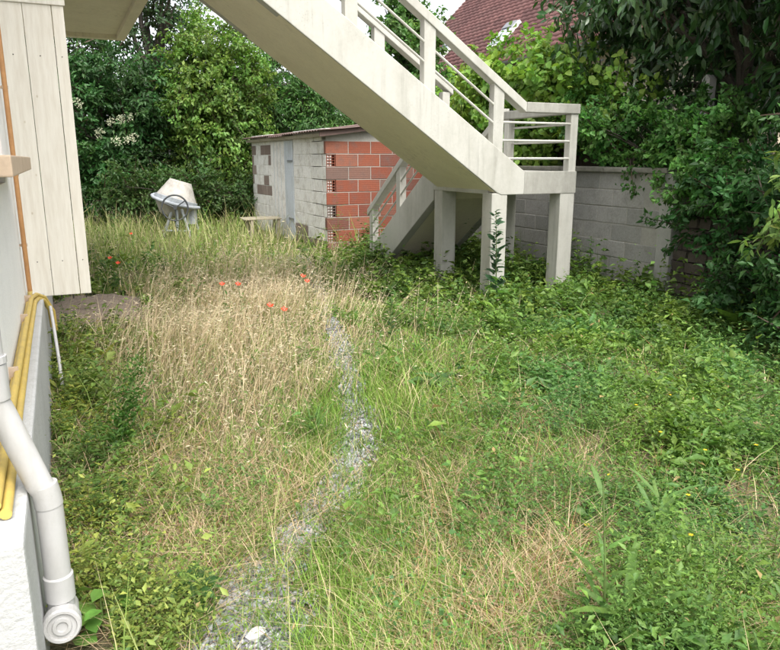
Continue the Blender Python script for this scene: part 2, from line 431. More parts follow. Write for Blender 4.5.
# pale stone lying on the path
b = MB(); q = on_z(256, 637); b.lathe([(0, -.012), (.03, -.008), (.036, .006), (.02, .02), (0, .022)], Matrix.Translation((q.x, q.y, .02+float(ground_z(q.x, q.y)))) @ Matrix.Rotation(.4, 4, 'Z') @ Matrix.Diagonal((1.1, .7, 1, 1)), 7)
tag(b.build('white_stone', M['whitestone']), 'pale white stone lying on the grey gravel path', 'stone')
# bare earth patch under the shutter
ang = np.linspace(0, 2*np.pi, 29)[:-1]; Vv = [(0.22, 7.75, 0)]
for rr in (.35, .7, 1.0):
    for a in ang:
        k_ = rr*(1+.12*math.sin(3*a+1)+.08*math.sin(7*a))
        Vv.append((.22+.55*k_*math.cos(a), 7.75+1.0*k_*math.sin(a), 0))
Vv = np.array(Vv); Vv[:, 2] = ground_z(Vv[:, 0], Vv[:, 1])+.006+np.r_[.10, np.repeat([.09, .05, -.004], 28)]+rng.normal(0, .008, len(Vv))
fs = [(0, 1+k, 1+(k+1) % 28) for k in range(28)]
qs = [(1+r*28+k, 1+(r+1)*28+k, 1+(r+1)*28+(k+1) % 28, 1+r*28+(k+1) % 28) for r in range(2) for k in range(28)]
tag(np_mesh('bare_earth', Vv, [np.array(fs), np.array(qs)], M['earth'], smooth=True), kind='structure')

# ------------------------------------------------------------------ the house on the left
house = thing('house', (-2.5, 6.5, 0), 'white rendered house with painted plinth, balcony and open plank shutter', 'house')
WX = -.275
b = MB().box(-6.0, WX, 2.02, 12.0, -.1, 1.42); b.box(-6.0, WX, 4.78, 12.0, 1.42, 5.6); b.box(-6.0, WX, 2.02, 2.9, 1.42, 5.6); b.box(-6.0, WX, 2.9, 4.78, 2.6, 5.6)
b.build('wall', M['render'], house)
win = MB().box(WX-.16, WX-.05, 2.903, 4.777, 1.42, 2.6).build('window', M['cream'], house)
for y in (2.93, 3.84, 4.71): MB().box(WX-.05, WX-.02, y-.028, y+.028, 1.57, 2.6).build('frame_upright', M['cream'], win, bevel=.004)
MB().box(WX-.05, -.135, 2.8, 4.95, 1.49, 1.565).build('sill', M['sill'], win, bevel=.006)
b = MB(); b.box(-6.05, -.17, 1.9, 11.9, -.1, .575)
b.build('plinth', M['plinth'], house, bevel=.012)
rf = MB().prism([(-6.6, 5.6), (.6, 5.6), (-3.0, 7.6)], 'y', 1.4, 12.6).build('roof', M['tile'], house)
MB().box(WX, 1.12, 6.45, 11.85, 3.34, 3.58).build('balcony', M['soffit'], house, bevel=.01)
bal = house.children[-1]
e = MB().box(1.0, 1.125, 6.44, 11.86, 3.28, 3.345); e.box(WX, .999, 11.72, 11.86, 3.28, 3.345); e.build('edge_beam', M['soffit'], bal, bevel=.008)
for y in np.arange(7.9, 11.9, .95): MB().box(1.0, 1.09, y-.05, y+.05, 3.58, 4.4).build('post', M['stair'], bal)
MB().box(.98, 1.11, 7.8, 11.85, 4.4, 4.5).build('handrail', M['stair'], bal)
# plank shutter standing open
shut = bpy.data.objects.new('shutter', None); C.objects.link(shut); shut.location = (WX, 5.8, .55); adopt(shut, house)
shut.matrix_parent_inverse = Matrix.Translation(-Vector(house.location))
SY = 5.78
edges = [(-.272, -.105), (-.102, .078), (.082, .158)]
for x0, x1 in edges:
    MB().box(x0, x1, SY, SY+.03, .55, 2.6).build('plank', M['plank'], shut, bevel=.004)
MB().box(-.272, .17, SY-.012, SY+.05, 2.6, 2.645).build('top_rail', M['plank'], shut, bevel=.004)
MB().box(-.27, .155, SY+.032, SY+.06, .75, .87).build('ledge', M['plank'], shut); MB().box(-.27, .155, SY+.032, SY+.06, 2.2, 2.32).build('ledge', M['plank'], shut)
for x in (-.05, .03, .12):
    MB().lathe([(.004, -.02), (.006, 0), (.006, .02)], Matrix.Translation((x, SY+.015, .535)), 8).build('bolt', M['screw'], shut)
for zz_ in (.81, 2.26):
    for x in (-.19, -.02, .12):
        MB().lathe([(0, .002), (.004, .001), (.0045, -.004)], Matrix.Translation((x, SY-.001, zz_)) @ Matrix.Rotation(R(90), 4, 'X'), 8).build('nail', M['screw'], shut)

# downpipe by the near corner
DY = 2.22
dp = thing('downpipe', (-.1, DY, 0), 'white plastic downpipe with capped foot beside the plinth corner', 'pipe')
r = .038
b = MB().tube([(-.225, DY, 3.2), (-.225, DY, .90)], r, 20); b.build('upper_pipe', M['pvc'], dp, smooth=True)
b = MB().tube([(-.225, DY, .90), (-.222, DY, .865), (-.21, DY, .83), (-.14, DY-.0, .60), (-.125, DY, .565), (-.118, DY, .53)], r*1.0, 20); b.build('offset_bend', M['pvc'], dp, smooth=True)
MB().tube([(-.225, DY, .985), (-.225, DY, .98), (-.225, DY, .90), (-.223, DY, .875)], [r*1.0, r*1.13, r*1.13, r*1.1], 20).build('socket', M['pvc'], dp, smooth=True)
MB().tube([(-.128, DY, .59), (-.121, DY, .55), (-.118, DY, .52)], r*1.07, 20).build('socket', M['pvc'], dp, smooth=True)
MB().tube([(-.118, DY, .53), (-.117, DY, .16)], r*1.02, 20).build('lower_pipe', M['pvc'], dp, smooth=True)
MB().tube([(-.117, DY, .285), (-.117, DY, .28), (-.117, DY, .20), (-.117, DY, .195)], [r*1.02, r*1.16, r*1.16, r*1.02], 20).build('socket', M['pvc'], dp, smooth=True)
ax = Vector((-.02, -1, .12)).normalized()
cc0 = Vector((-.117, DY+.02, .135)); rot = ax.to_track_quat('Z', 'Y').to_matrix().to_4x4()
MB().lathe([(.0, -.05), (.047, -.04), (.050, .06), (.056, .062), (.056, .10), (.051, .107), (.043, .107), (.041, .099), (.029, .099), (.027, .106), (.017, .106), (.015, .100), (0, .100)], Matrix.Translation(cc0) @ rot, 28).build('inspection_cap', M['pvc'], dp, smooth=False)
cl = MB().tube([(-.225, DY, 1.005), (-.225, DY, .985)], r*1.2, 20); cl.box(-.275, -.25, DY-.02, DY+.02, .98, 1.01); cl.build('clamp', M['pvc'], dp)
MB().tube([(-.225, DY-.075, .995), (-.225, DY-.05, .995)], .009, 8).build('screw', M['screw'], dp)

# yellow conduits lying on the plinth ledge and the gas pipe
def bent(name, label, pts, r, mat, group=None, cat='pipe'):
    o = thing(name, pts[0], label, cat, group)
    MB().tube(pts, r, 12).build('tube', mat, o, smooth=True)
    return o
ya = bent('yellow_conduit', 'yellow conduit on the plinth ledge, tight against the house wall', [(-.256, 2.05, .595), (-.256, 3.0, .597), (-.257, 4.2, .60), (-.256, 5.2, .60), (-.252, 5.45, .61), (-.25, 5.55, .64)], .0165, M['yellow'], 'yellow conduits on the plinth ledge')
yb = bent('yellow_conduit', 'yellow conduit on the plinth ledge, along its outer open side', [(-.218, 2.05, .594), (-.222, 3.0, .594), (-.222, 4.2, .596), (-.219, 5.3, .597), (-.205, 5.5, .585), (-.17, 5.6, .55), (-.14, 5.66, .47), (-.135, 5.7, .33)], .0165, M['yellow'], 'yellow conduits on the plinth ledge')
yc = bent('yellow_conduit', 'yellow conduit resting on top of two others on the plinth ledge', [(-.240, 2.05, .624), (-.241, 3.2, .626), (-.240, 4.4, .628), (-.236, 5.28, .63), (-.21, 5.5, .615), (-.165, 5.62, .57), (-.12, 5.69, .45), (-.115, 5.72, .30)], .0150, M['yellow'], 'yellow conduits on the plinth ledge')
for o_, y0 in ((ya, 4.6), (ya, 3.4), (ya, 5.25)):
    MB().box(-.275, -.236, y0-.01, y0+.01, .60, .655).build('clip', M['sill'], o_)
gp = bent('gas_pipe', 'tan vertical gas pipe clipped to the wall in front of the plank shutter', [(-.245, 5.42, .66), (-.245, 5.40, .72), (-.245, 5.36, 1.3), (-.243, 5.30, 2.2), (-.24, 5.22, 3.4)], .0155, M['copper'])
for z in (.98, 1.45, 2.0, 2.5):
    yy = 5.42-(z-.66)*.075
    c_ = MB().tube([(-.245, yy, z-.01), (-.245, yy, z+.01)], .0195, 12); c_.box(-.276, -.255, yy-.008, yy+.008, z-.008, z+.008); c_.build('clip', M['sill'], gp)
tag(MB().tube([(-.13, 5.50, .52), (-.12, 5.35, .42), (-.105, 5.1, .22), (-.10, 5.0, .05)], .011, 10).build('white_tube', M['pvc'], smooth=True), 'thin white tube leaning on the plinth face below the shutter', 'tube')

# ------------------------------------------------------------------ outdoor staircase
stair = thing('outdoor_staircase', (4.85, 7.2, 0), 'cream concrete outdoor staircase turning at a landing on four columns', 'staircase')
Y0, Y1 = 6.55, 7.85
up = lambda x: 1.42+.68*(4.70-x)
lo = lambda x: 1.20+.68*(4.34-x)
XT = .98
sm = M['stair']
for ya_, yb_, xe in ((Y0, Y0+.12, 4.70), (Y1-.12, Y1, 4.298)):
    if ya_ == Y0: poly = [(XT, lo(XT)), (4.34, 1.20), (4.40, 1.172), (4.70, 1.172), (4.70, 1.42), (XT, up(XT))]
    else: poly = [(XT, lo(XT)), (4.297, lo(4.297)), (4.297, up(4.297)), (XT, up(XT))]
    MB().prism(poly, 'y', ya_, yb_).build('stringer', sm, stair, bevel=.008)
MB().prism([(XT+.02, lo(XT+.02)+.006), (4.30, lo(4.30)+.006), (4.30, lo(4.30)+.15), (XT+.02, lo(XT+.02)+.15)], 'y', Y0+.121, Y1-.121).build('soffit', M['soffit'], stair)
MB().prism([(XT+.01, lo(XT)-.004), (4.33, 1.2-.0), (4.33, 1.203), (XT+.01, lo(XT)+.002)], 'y', Y0+.02, Y1-.02).build('soffit', M['soffit'], stair)
for k in range(11):
    x1 = 4.28-k*.27; z = 1.42+(k+1)*.1836
    if x1-.28 < XT: break
    MB().box(x1-.28, x1, Y0+.122, Y1-.122, z-.17, z) if False else MB().prism([(x1-.275, lo(x1-.275)+.16), (x1, lo(x1)+.16), (x1, z), (x1-.275, z)], 'y', Y0+.122, Y1-.122).build('step', sm, stair, bevel=.006)
LX0, LX1, LZ0, LZ1 = 4.30, 5.42, 1.172, 1.42
MB().box(LX0+.40, LX1, Y0, Y0+.2, LZ0, LZ1).build('landing_beam', M['worn_shaded'], stair, bevel=.006)
MB().box(LX0, LX1, Y0+.121, 7.92, LZ0+.003, LZ1-.003).build('landing', sm, stair, bevel=.006)
CW = .20
for cx, cy in ((4.385, Y0+.102), (5.31, Y0+.102), (4.405, 7.80), (5.31, 7.80)):
    MB().box(cx-CW/2, cx+CW/2, cy-CW/2+.004, cy+CW/2, -.25, LZ0+.004 if cx > 4.4 else 1.19).build('column', sm, stair, bevel=.008)
# railing of the upper flight
rt = lambda x: 2.62-.68*(x-4.0)
for yc_, xs in ((Y0+.06, (4.34, 3.50, 2.66, 1.82)), (Y1-.06, (3.48, 2.66, 1.82))):
    dz = 0 if yc_ < 7 else .10
    for x in xs:
        MB().prism([(x-.065, up(x-.065)-.03), (x+.065, up(x+.065)-.03), (x+.065, rt(x+.065)-.09+dz), (x-.065, rt(x-.065)-.09+dz)], 'y', yc_-.05, yc_+.05).build('post', sm, stair, bevel=.006)
    xe = 4.69 if yc_ < 7 else 4.45
    MB().prism([(XT, rt(XT)-.105+dz), (xe, rt(xe)-.105+dz), (xe, rt(xe)+dz), (XT, rt(XT)+dz)], 'y', yc_-.065, yc_+.065).build('handrail', sm, stair, bevel=.008)
    for fr_ in (.36, .66):
        bz = lambda x: up(x)+(rt(x)-up(x)-.1)*fr_
        MB().tube([(XT+.1, yc_-.035, bz(XT+.1)), (4.38, yc_-.035, bz(4.38))], .014, 8).build('rail_bar', sm, stair, smooth=True)
MB().box(4.31, 4.41, 7.74, 7.84, LZ1-.02, rt(4.41)+.0).build('post', sm, stair, bevel=.006)
# landing railing: front and right-hand side
LR = 2.15
MB().box(4.692, LX1-.0, Y0-.005, Y0+.125, LR-.10, LR+.005).build('handrail', M['worn_shaded'], stair, bevel=.008)
MB().box(LX1-.125, LX1-.002, Y0+.126, 7.92, LR-.098, LR).build('handrail', M['worn_shaded'], stair, bevel=.008)
MB().box(LX1-.11, LX1-.01, Y0+.012, Y0+.112, LZ1-.02, LR-.102).build('post', sm, stair, bevel=.006)
MB().box(LX1-.11, LX1-.01, 7.80, 7.90, LZ1-.02, LR-.099).build('post', sm, stair, bevel=.006)
for z in (1.56, 1.75, 1.94):
    MB().tube([(4.39, Y0+.03, z), (LX1-.08, Y0+.03, z)], .013, 8).build('rail_bar', sm, stair, smooth=True)
    MB().tube([(LX1-.04, Y0+.1, z), (LX1-.04, 7.83, z)], .013, 8).build('rail_bar', sm, stair, smooth=True)
# lower flight, running away from the landing
u2 = lambda y: 1.42-.66*(y-8.12)
l2 = lambda y: u2(y)-.50
YB = 10.25
for xa, xb in ((LX0, LX0+.12), (LX1-.12, LX1)):
    yz = [(7.921, l2(7.921)), (9.80, -.20), (YB+.15, -.20), (YB+.15, u2(YB+.15)), (8.12, 1.42), (7.921, 1.42)]
    MB().prism(yz, 'x', xa, xb).build('stringer', sm, stair, bevel=.008)
MB().prism([(7.922, l2(7.922)+.006), (9.75, l2(9.75)+.006), (9.75, l2(9.75)+.14), (7.922, l2(7.922)+.14)], 'x', LX0+.121, LX1-.121).build('soffit', M['soffit'], stair)
for k in range(8):
    y0 = 7.93+k*.265; z = 1.42-(k+1)*.172
    MB().box(LX0+.122, LX1-.122, y0, y0+.275, max(z-.18, -.1), z).build('step', sm, stair, bevel=.006)
for xc in (LX0+.06, LX1-.06):
    r2 = lambda y: u2(y)+.66
    for y in (8.98, 9.93):
        MB().prism([(y-.06, u2(y-.06)-.03), (y+.06, u2(y+.06)-.03), (y+.06, r2(y+.06)-.09), (y-.06, r2(y-.06)-.09)], 'x', xc-.05, xc+.05).build('post', sm, stair, bevel=.006)
    MB().prism([(7.95, r2(7.95)-.1), (10.06, r2(10.06)-.1), (10.06, r2(10.06)), (7.95, r2(7.95))], 'x', xc-.062, xc+.062).build('handrail', sm, stair, bevel=.008)
    for fr_ in (.33, .66):
        MB().tube([(xc-.03, 8.0, u2(8.0)+.56*fr_), (xc-.03, 9.95, u2(9.95)+.56*fr_)], .013, 8).build('rail_bar', sm, stair, smooth=True)

# ------------------------------------------------------------------ block wall on the right
wall = thing('block_wall', (6.1, 9, 0), 'grey concrete block garden wall with dark coping behind the stair landing', 'wall')
BX = 6.0
MB().box(BX+.0035, BX+.196, 5.80, 16.9, -.2, 1.40).build('mortar_core', M['mortar'], wall)
bm_ = unit_box('block', .20, .485, .19, M['block'], .007)
for r_ in range(7):
    z = .10+r_*.2; off = .25*(r_ % 2)
    y = 5.82+off-.5
    while y < 14.6:
        y += .5
        if y+.24 < 5.95: continue
        piece('block', bm_, wall, (BX+.10+random.uniform(-.004, .004), y+.245 if True else y, z), rot=(random.uniform(-.004, .004), 0, 0))
for k in range(10):
    y = 5.72+k*1.0
    MB().box(BX-.05, BX+.25, y+.004, y+.996, 1.402, 1.46+random.uniform(0, .012)).build('coping', M['coping'], wall, bevel=.015)
MB().box(BX-.015, BX+.2, 5.62, 5.82, -.2, 1.401).build('end_pillar', M['pillar'], wall, bevel=.01)
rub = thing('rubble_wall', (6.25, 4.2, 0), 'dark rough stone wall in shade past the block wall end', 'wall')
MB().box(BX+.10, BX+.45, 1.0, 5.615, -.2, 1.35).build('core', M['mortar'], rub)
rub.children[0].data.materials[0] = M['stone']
smeshes = []
for q in range(5):
    o = MB().box(-.06, .06, -.5, .5, -.5, .5).build('stone', M['stone'], bevel=.02)
    for v_ in o.data.vertices: v_.co += Vector((random.uniform(-.02, .02), random.uniform(-.05, .05), random.uniform(-.07, .07)))
    smeshes.append(o.data); bpy.data.objects.remove(o)
for r_ in range(11):
    y = 3.9+random.uniform(0, .15)
    while y < 5.5:
        L_ = random.uniform(.14, .32)
        piece('stone', random.choice(smeshes), rub, (BX+.09+random.uniform(-.012, .012), y+L_/2, .06+r_*.12), scale=(1, L_*.93, .105))
        y += L_

# ------------------------------------------------------------------ brick shed
shed = thing('brick_shed', (5.0, 13.8, 0), 'low brick shed with whitewashed side, pale door and rusty roof', 'shed')
SX0, SX1, SY0, SY1 = 4.11, 5.98, 11.35, 16.3
RS = .125
eave = 1.97
XN = SX0+.185
MB().prism([(XN, -.2), (SX1, -.2), (SX1, eave+RS*(SX1-SX0)), (XN, eave+RS*(XN-SX0))], 'y', SY0+.005, SY1).build('mortar_core', M['mortar'], shed)
MB().prism([(SX0+.006, -.2), (XN-.002, -.2), (XN-.002, eave+RS*(XN-SX0)), (SX0+.006, eave)], 'y', SY0+.75, SY1).build('mortar_core', M['whitebrick'], shed)
bh, bl, jt = .200, .40, .012
bk = unit_box('brick', bl, .10, bh, M['brick'], .005)
hb = MB()
hw = .15
for i in range(4): hb.box(-hw/2+i*(hw-.009)/3, -hw/2+i*(hw-.009)/3+.009, -.05, .19, -bh/2, bh/2)
for i in range(5): hb.box(-hw/2, hw/2, -.049, .189, -bh/2+i*(bh-.009)/4, -bh/2+i*(bh-.009)/4+.009)
o = hb.build('hollow_brick_end', M['brick']); hbm = o.data; bpy.data.objects.remove(o)
bk_half = {}
for c_ in range(13):
    z = -.05+c_*(bh+jt)+bh/2
    top = lambda x: eave+RS*(x-SX0)
    x = SX0
    if z-bh/2-jt > -.2 and z < top(x): MB().box(SX0+.012, XN+.01, SY0+.006, SY0+.24, z-bh/2-jt+.001, z-bh/2-.001).build('mortar_bed', M['mortar'], shed)
    if c_ % 2 == 1:
        if z+bh/2 < top(x)-.01: piece('hollow_brick_end', hbm, shed, (x+hw/2+.012, SY0+.056, z))
        x += hw+jt+.012
    while x < SX1-.05:
        L_ = min(bl, SX1-x)
        if z+bh/2 < top(x)-.02:
            piece('brick', bk, shed, (x+L_/2, SY0+.05+random.uniform(-.003, .003), z), scale=(L_/bl, 1, 1))
        x += L_+jt
MB().box(SX0+.008, XN+.01, SY0+.007, SY0+.25, 1.852, eave-.002).build('mortar_fill', M['mortar'], shed)
# whitewashed side wall with its door
bs = unit_box('brick', .10, bl, bh, M['whitebrick'], .006)
for c_ in range(10):
    z = -.05+c_*(bh+jt)+bh/2
    y = SY0+.016+(.0 if c_ % 2 == 0 else .2)
    if c_ % 2: piece('brick', bs, shed, (SX0+.058, SY0+.11, z), scale=(1, .17/bl, 1))
    while y < SY1-.05:
        L_ = min(bl, SY1-y)
        for lim in (13.15,):
            if y < lim < y+L_: L_ = lim-y
        if 13.15-.01 <= y < 14.72: y = 14.72; L_ = bl-.2*(c_ % 2)
        if L_ > .04:
            if y < 13.2: m_ = M['darkbrick'] if c_ < 1 or (c_ == 1 and random.random() < .6) else None
            else: m_ = M['darkbrick'] if (3 < c_ < 9 and random.random() < .5) else None
            piece('brick', bs, shed, (SX0+.05+random.uniform(-.004, .004), y+L_/2, z), mat=m_, scale=(1, L_/bl, 1))
        y += L_+jt
door = MB().box(SX0-.012, SX0+.03, 13.17, 13.72, .02, 1.90).build('door', M['door'], shed, bevel=.004)
for y in (13.30, 13.44, 13.58): MB().box(SX0-.016, SX0-.013, y-.006, y+.006, .03, 1.89).build('batten', M['door'], door)
for z in (.4, 1.5): MB().box(SX0-.024, SX0-.014, 13.18, 13.5, z, z+.04).build('hinge', M['steel'], door)
d2 = MB().box(SX0-.006, SX0+.03, 13.74, 14.70, .02, 1.90).build('door', M['whitebrick'], shed, bevel=.004)
for y in (13.98, 14.22, 14.46): MB().box(SX0-.010, SX0-.007, y-.008, y+.008, .03, 1.89).build('batten', M['door'], d2)
# corrugated roof sheets, laid with laps
for k in range(5):
    y0, y1 = SY0-.16+k*1.03, SY0-.16+k*1.03+1.12
    n_ = 40; ys = np.linspace(y0, y1, n_); xs = np.linspace(SX0-.17, SX1+.12, 6)
    zb = .012*np.sin((ys-y0)*2*np.pi/.14)
    sag = rng.uniform(-.015, .02)
    T = np.array([[(x_, y_, eave+RS*(x_-SX0)+.05+.018*(k % 2)+zz_+sag*(x_ < SX0)+.006*math.sin(x_*5+k)) for y_, zz_ in zip(ys, zb)] for x_ in xs]).reshape(-1, 3)
    T2 = T-np.array([0, 0, .009]); V = np.concatenate([T, T2]); m_ = len(T)
    ii = (np.arange(5)[:, None]*n_+np.arange(n_-1)[None]).ravel()[:, None]
    F1 = ii+np.array([[0, 1, n_+1, n_]]); F2 = F1[:, ::-1]+m_
    ed = np.arange(n_-1)[:, None]; F3 = np.concatenate([ed+np.array([[0, m_, m_+1, 1]])])
    e0 = np.arange(5)[:, None]*n_; F4 = e0+np.array([[0, n_, n_+m_, m_]])
    np_mesh('roof_sheet', V, [np.concatenate([F1, F2, F3, F4])], M['rust'], parent=shed)
MB().prism([(SX0-.14, eave-.055), (SX1+.1, eave-.055+RS*(SX1-SX0+.24)), (SX1+.1, eave+.02+RS*(SX1-SX0+.24)), (SX0-.14, eave+.02)], 'y', SY0-.11, SY0-.08).build('verge_board', M['rust'], shed)
MB().box(SX0-.10, SX0-.03, SY0-.05, SY1+.1, eave-.05, eave+.005).build('purlin', M['oldwood'], shed)

# ------------------------------------------------------------------ cement mixer
mx = thing('cement_mixer', (2.14, 14.8, 0), 'old cement mixer with faded cream drum and blue grey frame', 'cement mixer')
vd = Vector((.42, .906, 0)); rt_ = Vector((.906, -.42, 0))        # away from / across the line of sight
T0 = Matrix.Translation((2.14, 14.8, .745)) @ Matrix.Scale(.93, 4)
basis = Matrix(((rt_.x, vd.x, 0, 0), (rt_.y, vd.y, 0, 0), (0, 0, 1, 0), (0, 0, 0, 1)))
dm = T0 @ basis @ Matrix.Rotation(R(16), 4, 'Y') @ Matrix.Rotation(R(-6), 4, 'X')
drum = MB().lathe([(0, -.36), (.20, -.36), (.27, -.33), (.42, -.10), (.435, -.03), (.435, .03), (.42, .06), (.235, .42), (.225, .43), (.215, .42), (.40, .05), (.40, -.1), (0, -.3)], dm, 32).build('drum', M['mixer_paint'], mx, smooth=False)
MB().lathe([(.436, -.055), (.452, -.05), (.452, .05), (.436, .055)], dm, 32).build('ring_gear', M['mixer_frame'], drum)
def L(x, y, z): return T0 @ basis @ Vector((x, y, z))
def bar(b_, p0, p1, r_): return b_.tube([L(*p0), L(*p1)], r_, 8)
f_ = MB()
f_.tube([L(-.475, .05, .13), L(-.46, -.16, .12), L(-.38, -.32, .09), L(-.2, -.45, .03), L(.05, -.49, -.04), L(.28, -.42, -.10), L(.42, -.24, -.14), L(.47, .05, -.16)], .034, 10)
f_.build('yoke', M['mixer_frame'], mx, smooth=True)
hw_ = MB(); cen = L(.14, -.58, -.12); wm = Matrix.Translation(cen) @ basis @ Matrix.Rotation(R(90), 4, 'X') @ Matrix.Rotation(R(20), 4, 'Y')
ring = [wm @ Vector((.245*math.cos(a), .245*math.sin(a), 0)) for a in np.linspace(0, 2*math.pi, 33)]
hw_.tube(ring, .017, 8, caps=False)
for a in (.6, .6+2.09, .6+4.19): hw_.tube([cen, wm @ Vector((.24*math.cos(a), .24*math.sin(a), 0))], .013, 6)
hw_.tube([wm @ Vector((0, 0, .04)), wm @ Vector((0, 0, -.16))], .035, 10)
hw_.build('handwheel', M['rubber'], mx, smooth=True)
for sx, sy in ((-.34, -.34), (.34, -.34), (-.34, .34), (.34, .34)):
    MB().tube([L(sx*.28+.1, sy*.9, -.16), L(sx*.9+.08, sy*1.15, -.80)], .028, 8).build('leg', M['mixer_frame'], mx, smooth=True)
f_ = MB(); bar(f_, (-.22, -.36, -.62), (.38, -.36, -.62), .02); f_.build('brace', M['mixer_frame'], mx)
f_ = MB(); bar(f_, (.10, -.34, -.18), (.10, -.36, -.62), .03); f_.build('post', M['mixer_frame'], mx)
f_ = MB(); bar(f_, (.30, .0, -.18), (.30, .0, -.5), .12); f_.build('motor_housing', M['mixer_frame'], mx)

# little board bench by the shed
be = thing('garden_bench', (3.55, 13.75, 0), 'small weathered board bench beside the whitewashed shed wall', 'bench')
for k in range(3):
    MB().box(3.22, 3.98, 13.62+k*.13, 13.735+k*.13, .395+k*.006, .42+k*.006).build('board', M['oldwood'], be, bevel=.004)
for x, y in ((3.36, 13.66), (3.90, 13.66), (3.36, 13.96), (3.90, 13.96)):
    MB().prism([(x-.03, -.05), (x+.03, -.05), (x+.055, .393), (x-.0, .393)], 'y', y-.025, y+.025).build('leg', M['oldwood'], be)

# ------------------------------------------------------------------ neighbour's house beyond the wall
nb = thing('neighbour_house', (12.5, 14, 0), 'neighbouring house with steep red brown tiled roof and two skylights', 'house')
EX, EZ, YF, YN = 9.30, 3.66, 20.0, 7.0
MB().box(9.75, 16.5, YN+.3, YF-.3, -.1, 3.95).build('wall', M['neigh'], nb)
MB().prism([(9.75, 3.95), (16.5, 3.95), (13.1, 7.25)], 'y', YN+.32, YF-.32).build('gable', M['neigh'], nb)
# tile courses as real steps with rounded rolls
nr, npt = 34, int((YF-YN)/.11)
sl_ = math.hypot(1, 1)
Vt, Ft = [], []
ys = np.linspace(YN, YF, npt); roll = .022*np.abs(np.sin(np.arange(npt)*math.pi/2))
for k in range(nr):
    s0, s1 = k*.165, (k+1)*.165+.03
    for sgn in (0, 1):
        pass
    p0 = np.stack([np.full(npt, EX+s0*.707), ys, EZ+s0*.707+.05+roll], 1)
    p1 = np.stack([np.full(npt, EX+s1*.707), ys, EZ+s1*.707+.005+roll], 1)
    pb = p0-np.array([-.02, 0, .055])
    Vt += [pb, p0, p1]
Vt = np.concatenate(Vt)
Fl = []
for k in range(nr):
    o0 = k*3*npt
    j = np.arange(npt-1)[:, None]
    Fl.append(o0+j+np.array([[0, 1, npt+1, npt]])); Fl.append(o0+npt+j+np.array([[0, 1, npt+1, npt]]))
roofN = np_mesh('roof', Vt, [np.concatenate(Fl)], M['tile'], parent=nb)
MB().prism([(EX+.05, EZ-.05), (EX+.05, EZ+.0), (13.26, EZ+3.96), (13.26, EZ+3.86)], 'y', YN, YF).build('roof_deck', M['fence_wood'], nb)
MB().prism([(13.27, EZ+3.97), (17.2, EZ), (17.2, EZ-.1), (13.27, EZ+3.85)], 'y', YN, YF).build('roof', M['tile'], nb)
MB().prism([(EX-.02, EZ-.04), (EX-.02, EZ+.04), (13.3, EZ+4.07), (13.3, EZ+3.98)], 'y', YF+.002, YF+.06).build('verge_board', M['skyframe'], nb)
gt = [(.07*math.cos(a), .07*math.sin(a)) for a in np.linspace(math.pi, 2*math.pi, 9)]
MB().prism([(EX-.04+x, EZ+.0+z) for x, z in gt]+[(EX-.04+x*.85, EZ+.0+z*.85) for x, z in gt[::-1]], 'y', YN, YF).build('gutter', M['zinc'], nb)
def roof_pt(u, v):
    d = ray(u, v); k_ = EZ-EX; t = (k_-EYE+.06)/(d[2]-d[0]); return Vector(d)*t+Vector((0, 0, EYE))
for (u0, v0), (wy, hs_) in (((504, 36), (.40, .72)), ((446, 50), (.42, .5))):
    q = roof_pt(u0, v0)
    nm = Vector((-.7071, 0, .7071)); sd_ = Vector((.7071, 0, .7071)); yy = Vector((0, 1, 0))
    sk = bpy.data.objects.new('skylight', None)
    def obox(a0, a1, b0, b1, c0, c1):
        m_ = MB(); m_.box(a0, a1, b0, b1, c0, c1)
        m_.v = [tuple(q+yy*p[0]+sd_*p[1]+nm*p[2]) for p in m_.v]; return m_
    sk = obox(-wy/2-.06, wy/2+.06, -hs_/2-.06, hs_/2+.06, -.02, .06).build('skylight', M['skyframe'], nb)
    obox(-wy/2, wy/2, -hs_/2, hs_/2-.2, .061, .075).build('pane', M['glass'], sk)
    obox(-wy/2, wy/2, hs_/2-.19, hs_/2+.02, .061, .10).build('blind_box', M['steel'], sk)
# board fence and posts behind the wall
fn = thing('board_fence', (6.8, 11, 0), 'dark wooden board fence behind the block wall, grown over', 'fence')
for k in range(43):
    y = 7.07+k*.17
    MB().box(6.75, 6.775, y, y+.155, .2, 1.80+random.uniform(-.03, .03)).build('board', M['fence_wood'], fn)
for y in (8.5, 10.5, 12.5, 14.4):
    MB().box(6.66, 6.749, y-.05, y+.05, 0, 1.95).build('post', M['fence_wood'], fn)
q = on_x(706, 105, 6.9)
tag(MB().box(6.86, 6.97, q.y-.055, q.y+.055, 0, 2.45).prism([(q.y-.055, 2.45), (q.y+.055, 2.45), (q.y, 2.5)], 'x', 6.86, 6.97).build('fence_post', M['pillar'], bevel=.006), 'grey concrete fence post half hidden by dark laurel leaves', 'post')
q = on_x(675, 141, 6.35)
tag(MB().box(6.25, 6.45, q.y-.11, q.y+.11, 1.0, q.z+.05).box(6.22, 6.48, q.y-.14, q.y+.14, q.z+.051, q.z+.085).build('stone_pier', M['pillar'], bevel=.008), 'small grey block pier peeping out of the climbing creeper', 'pier')

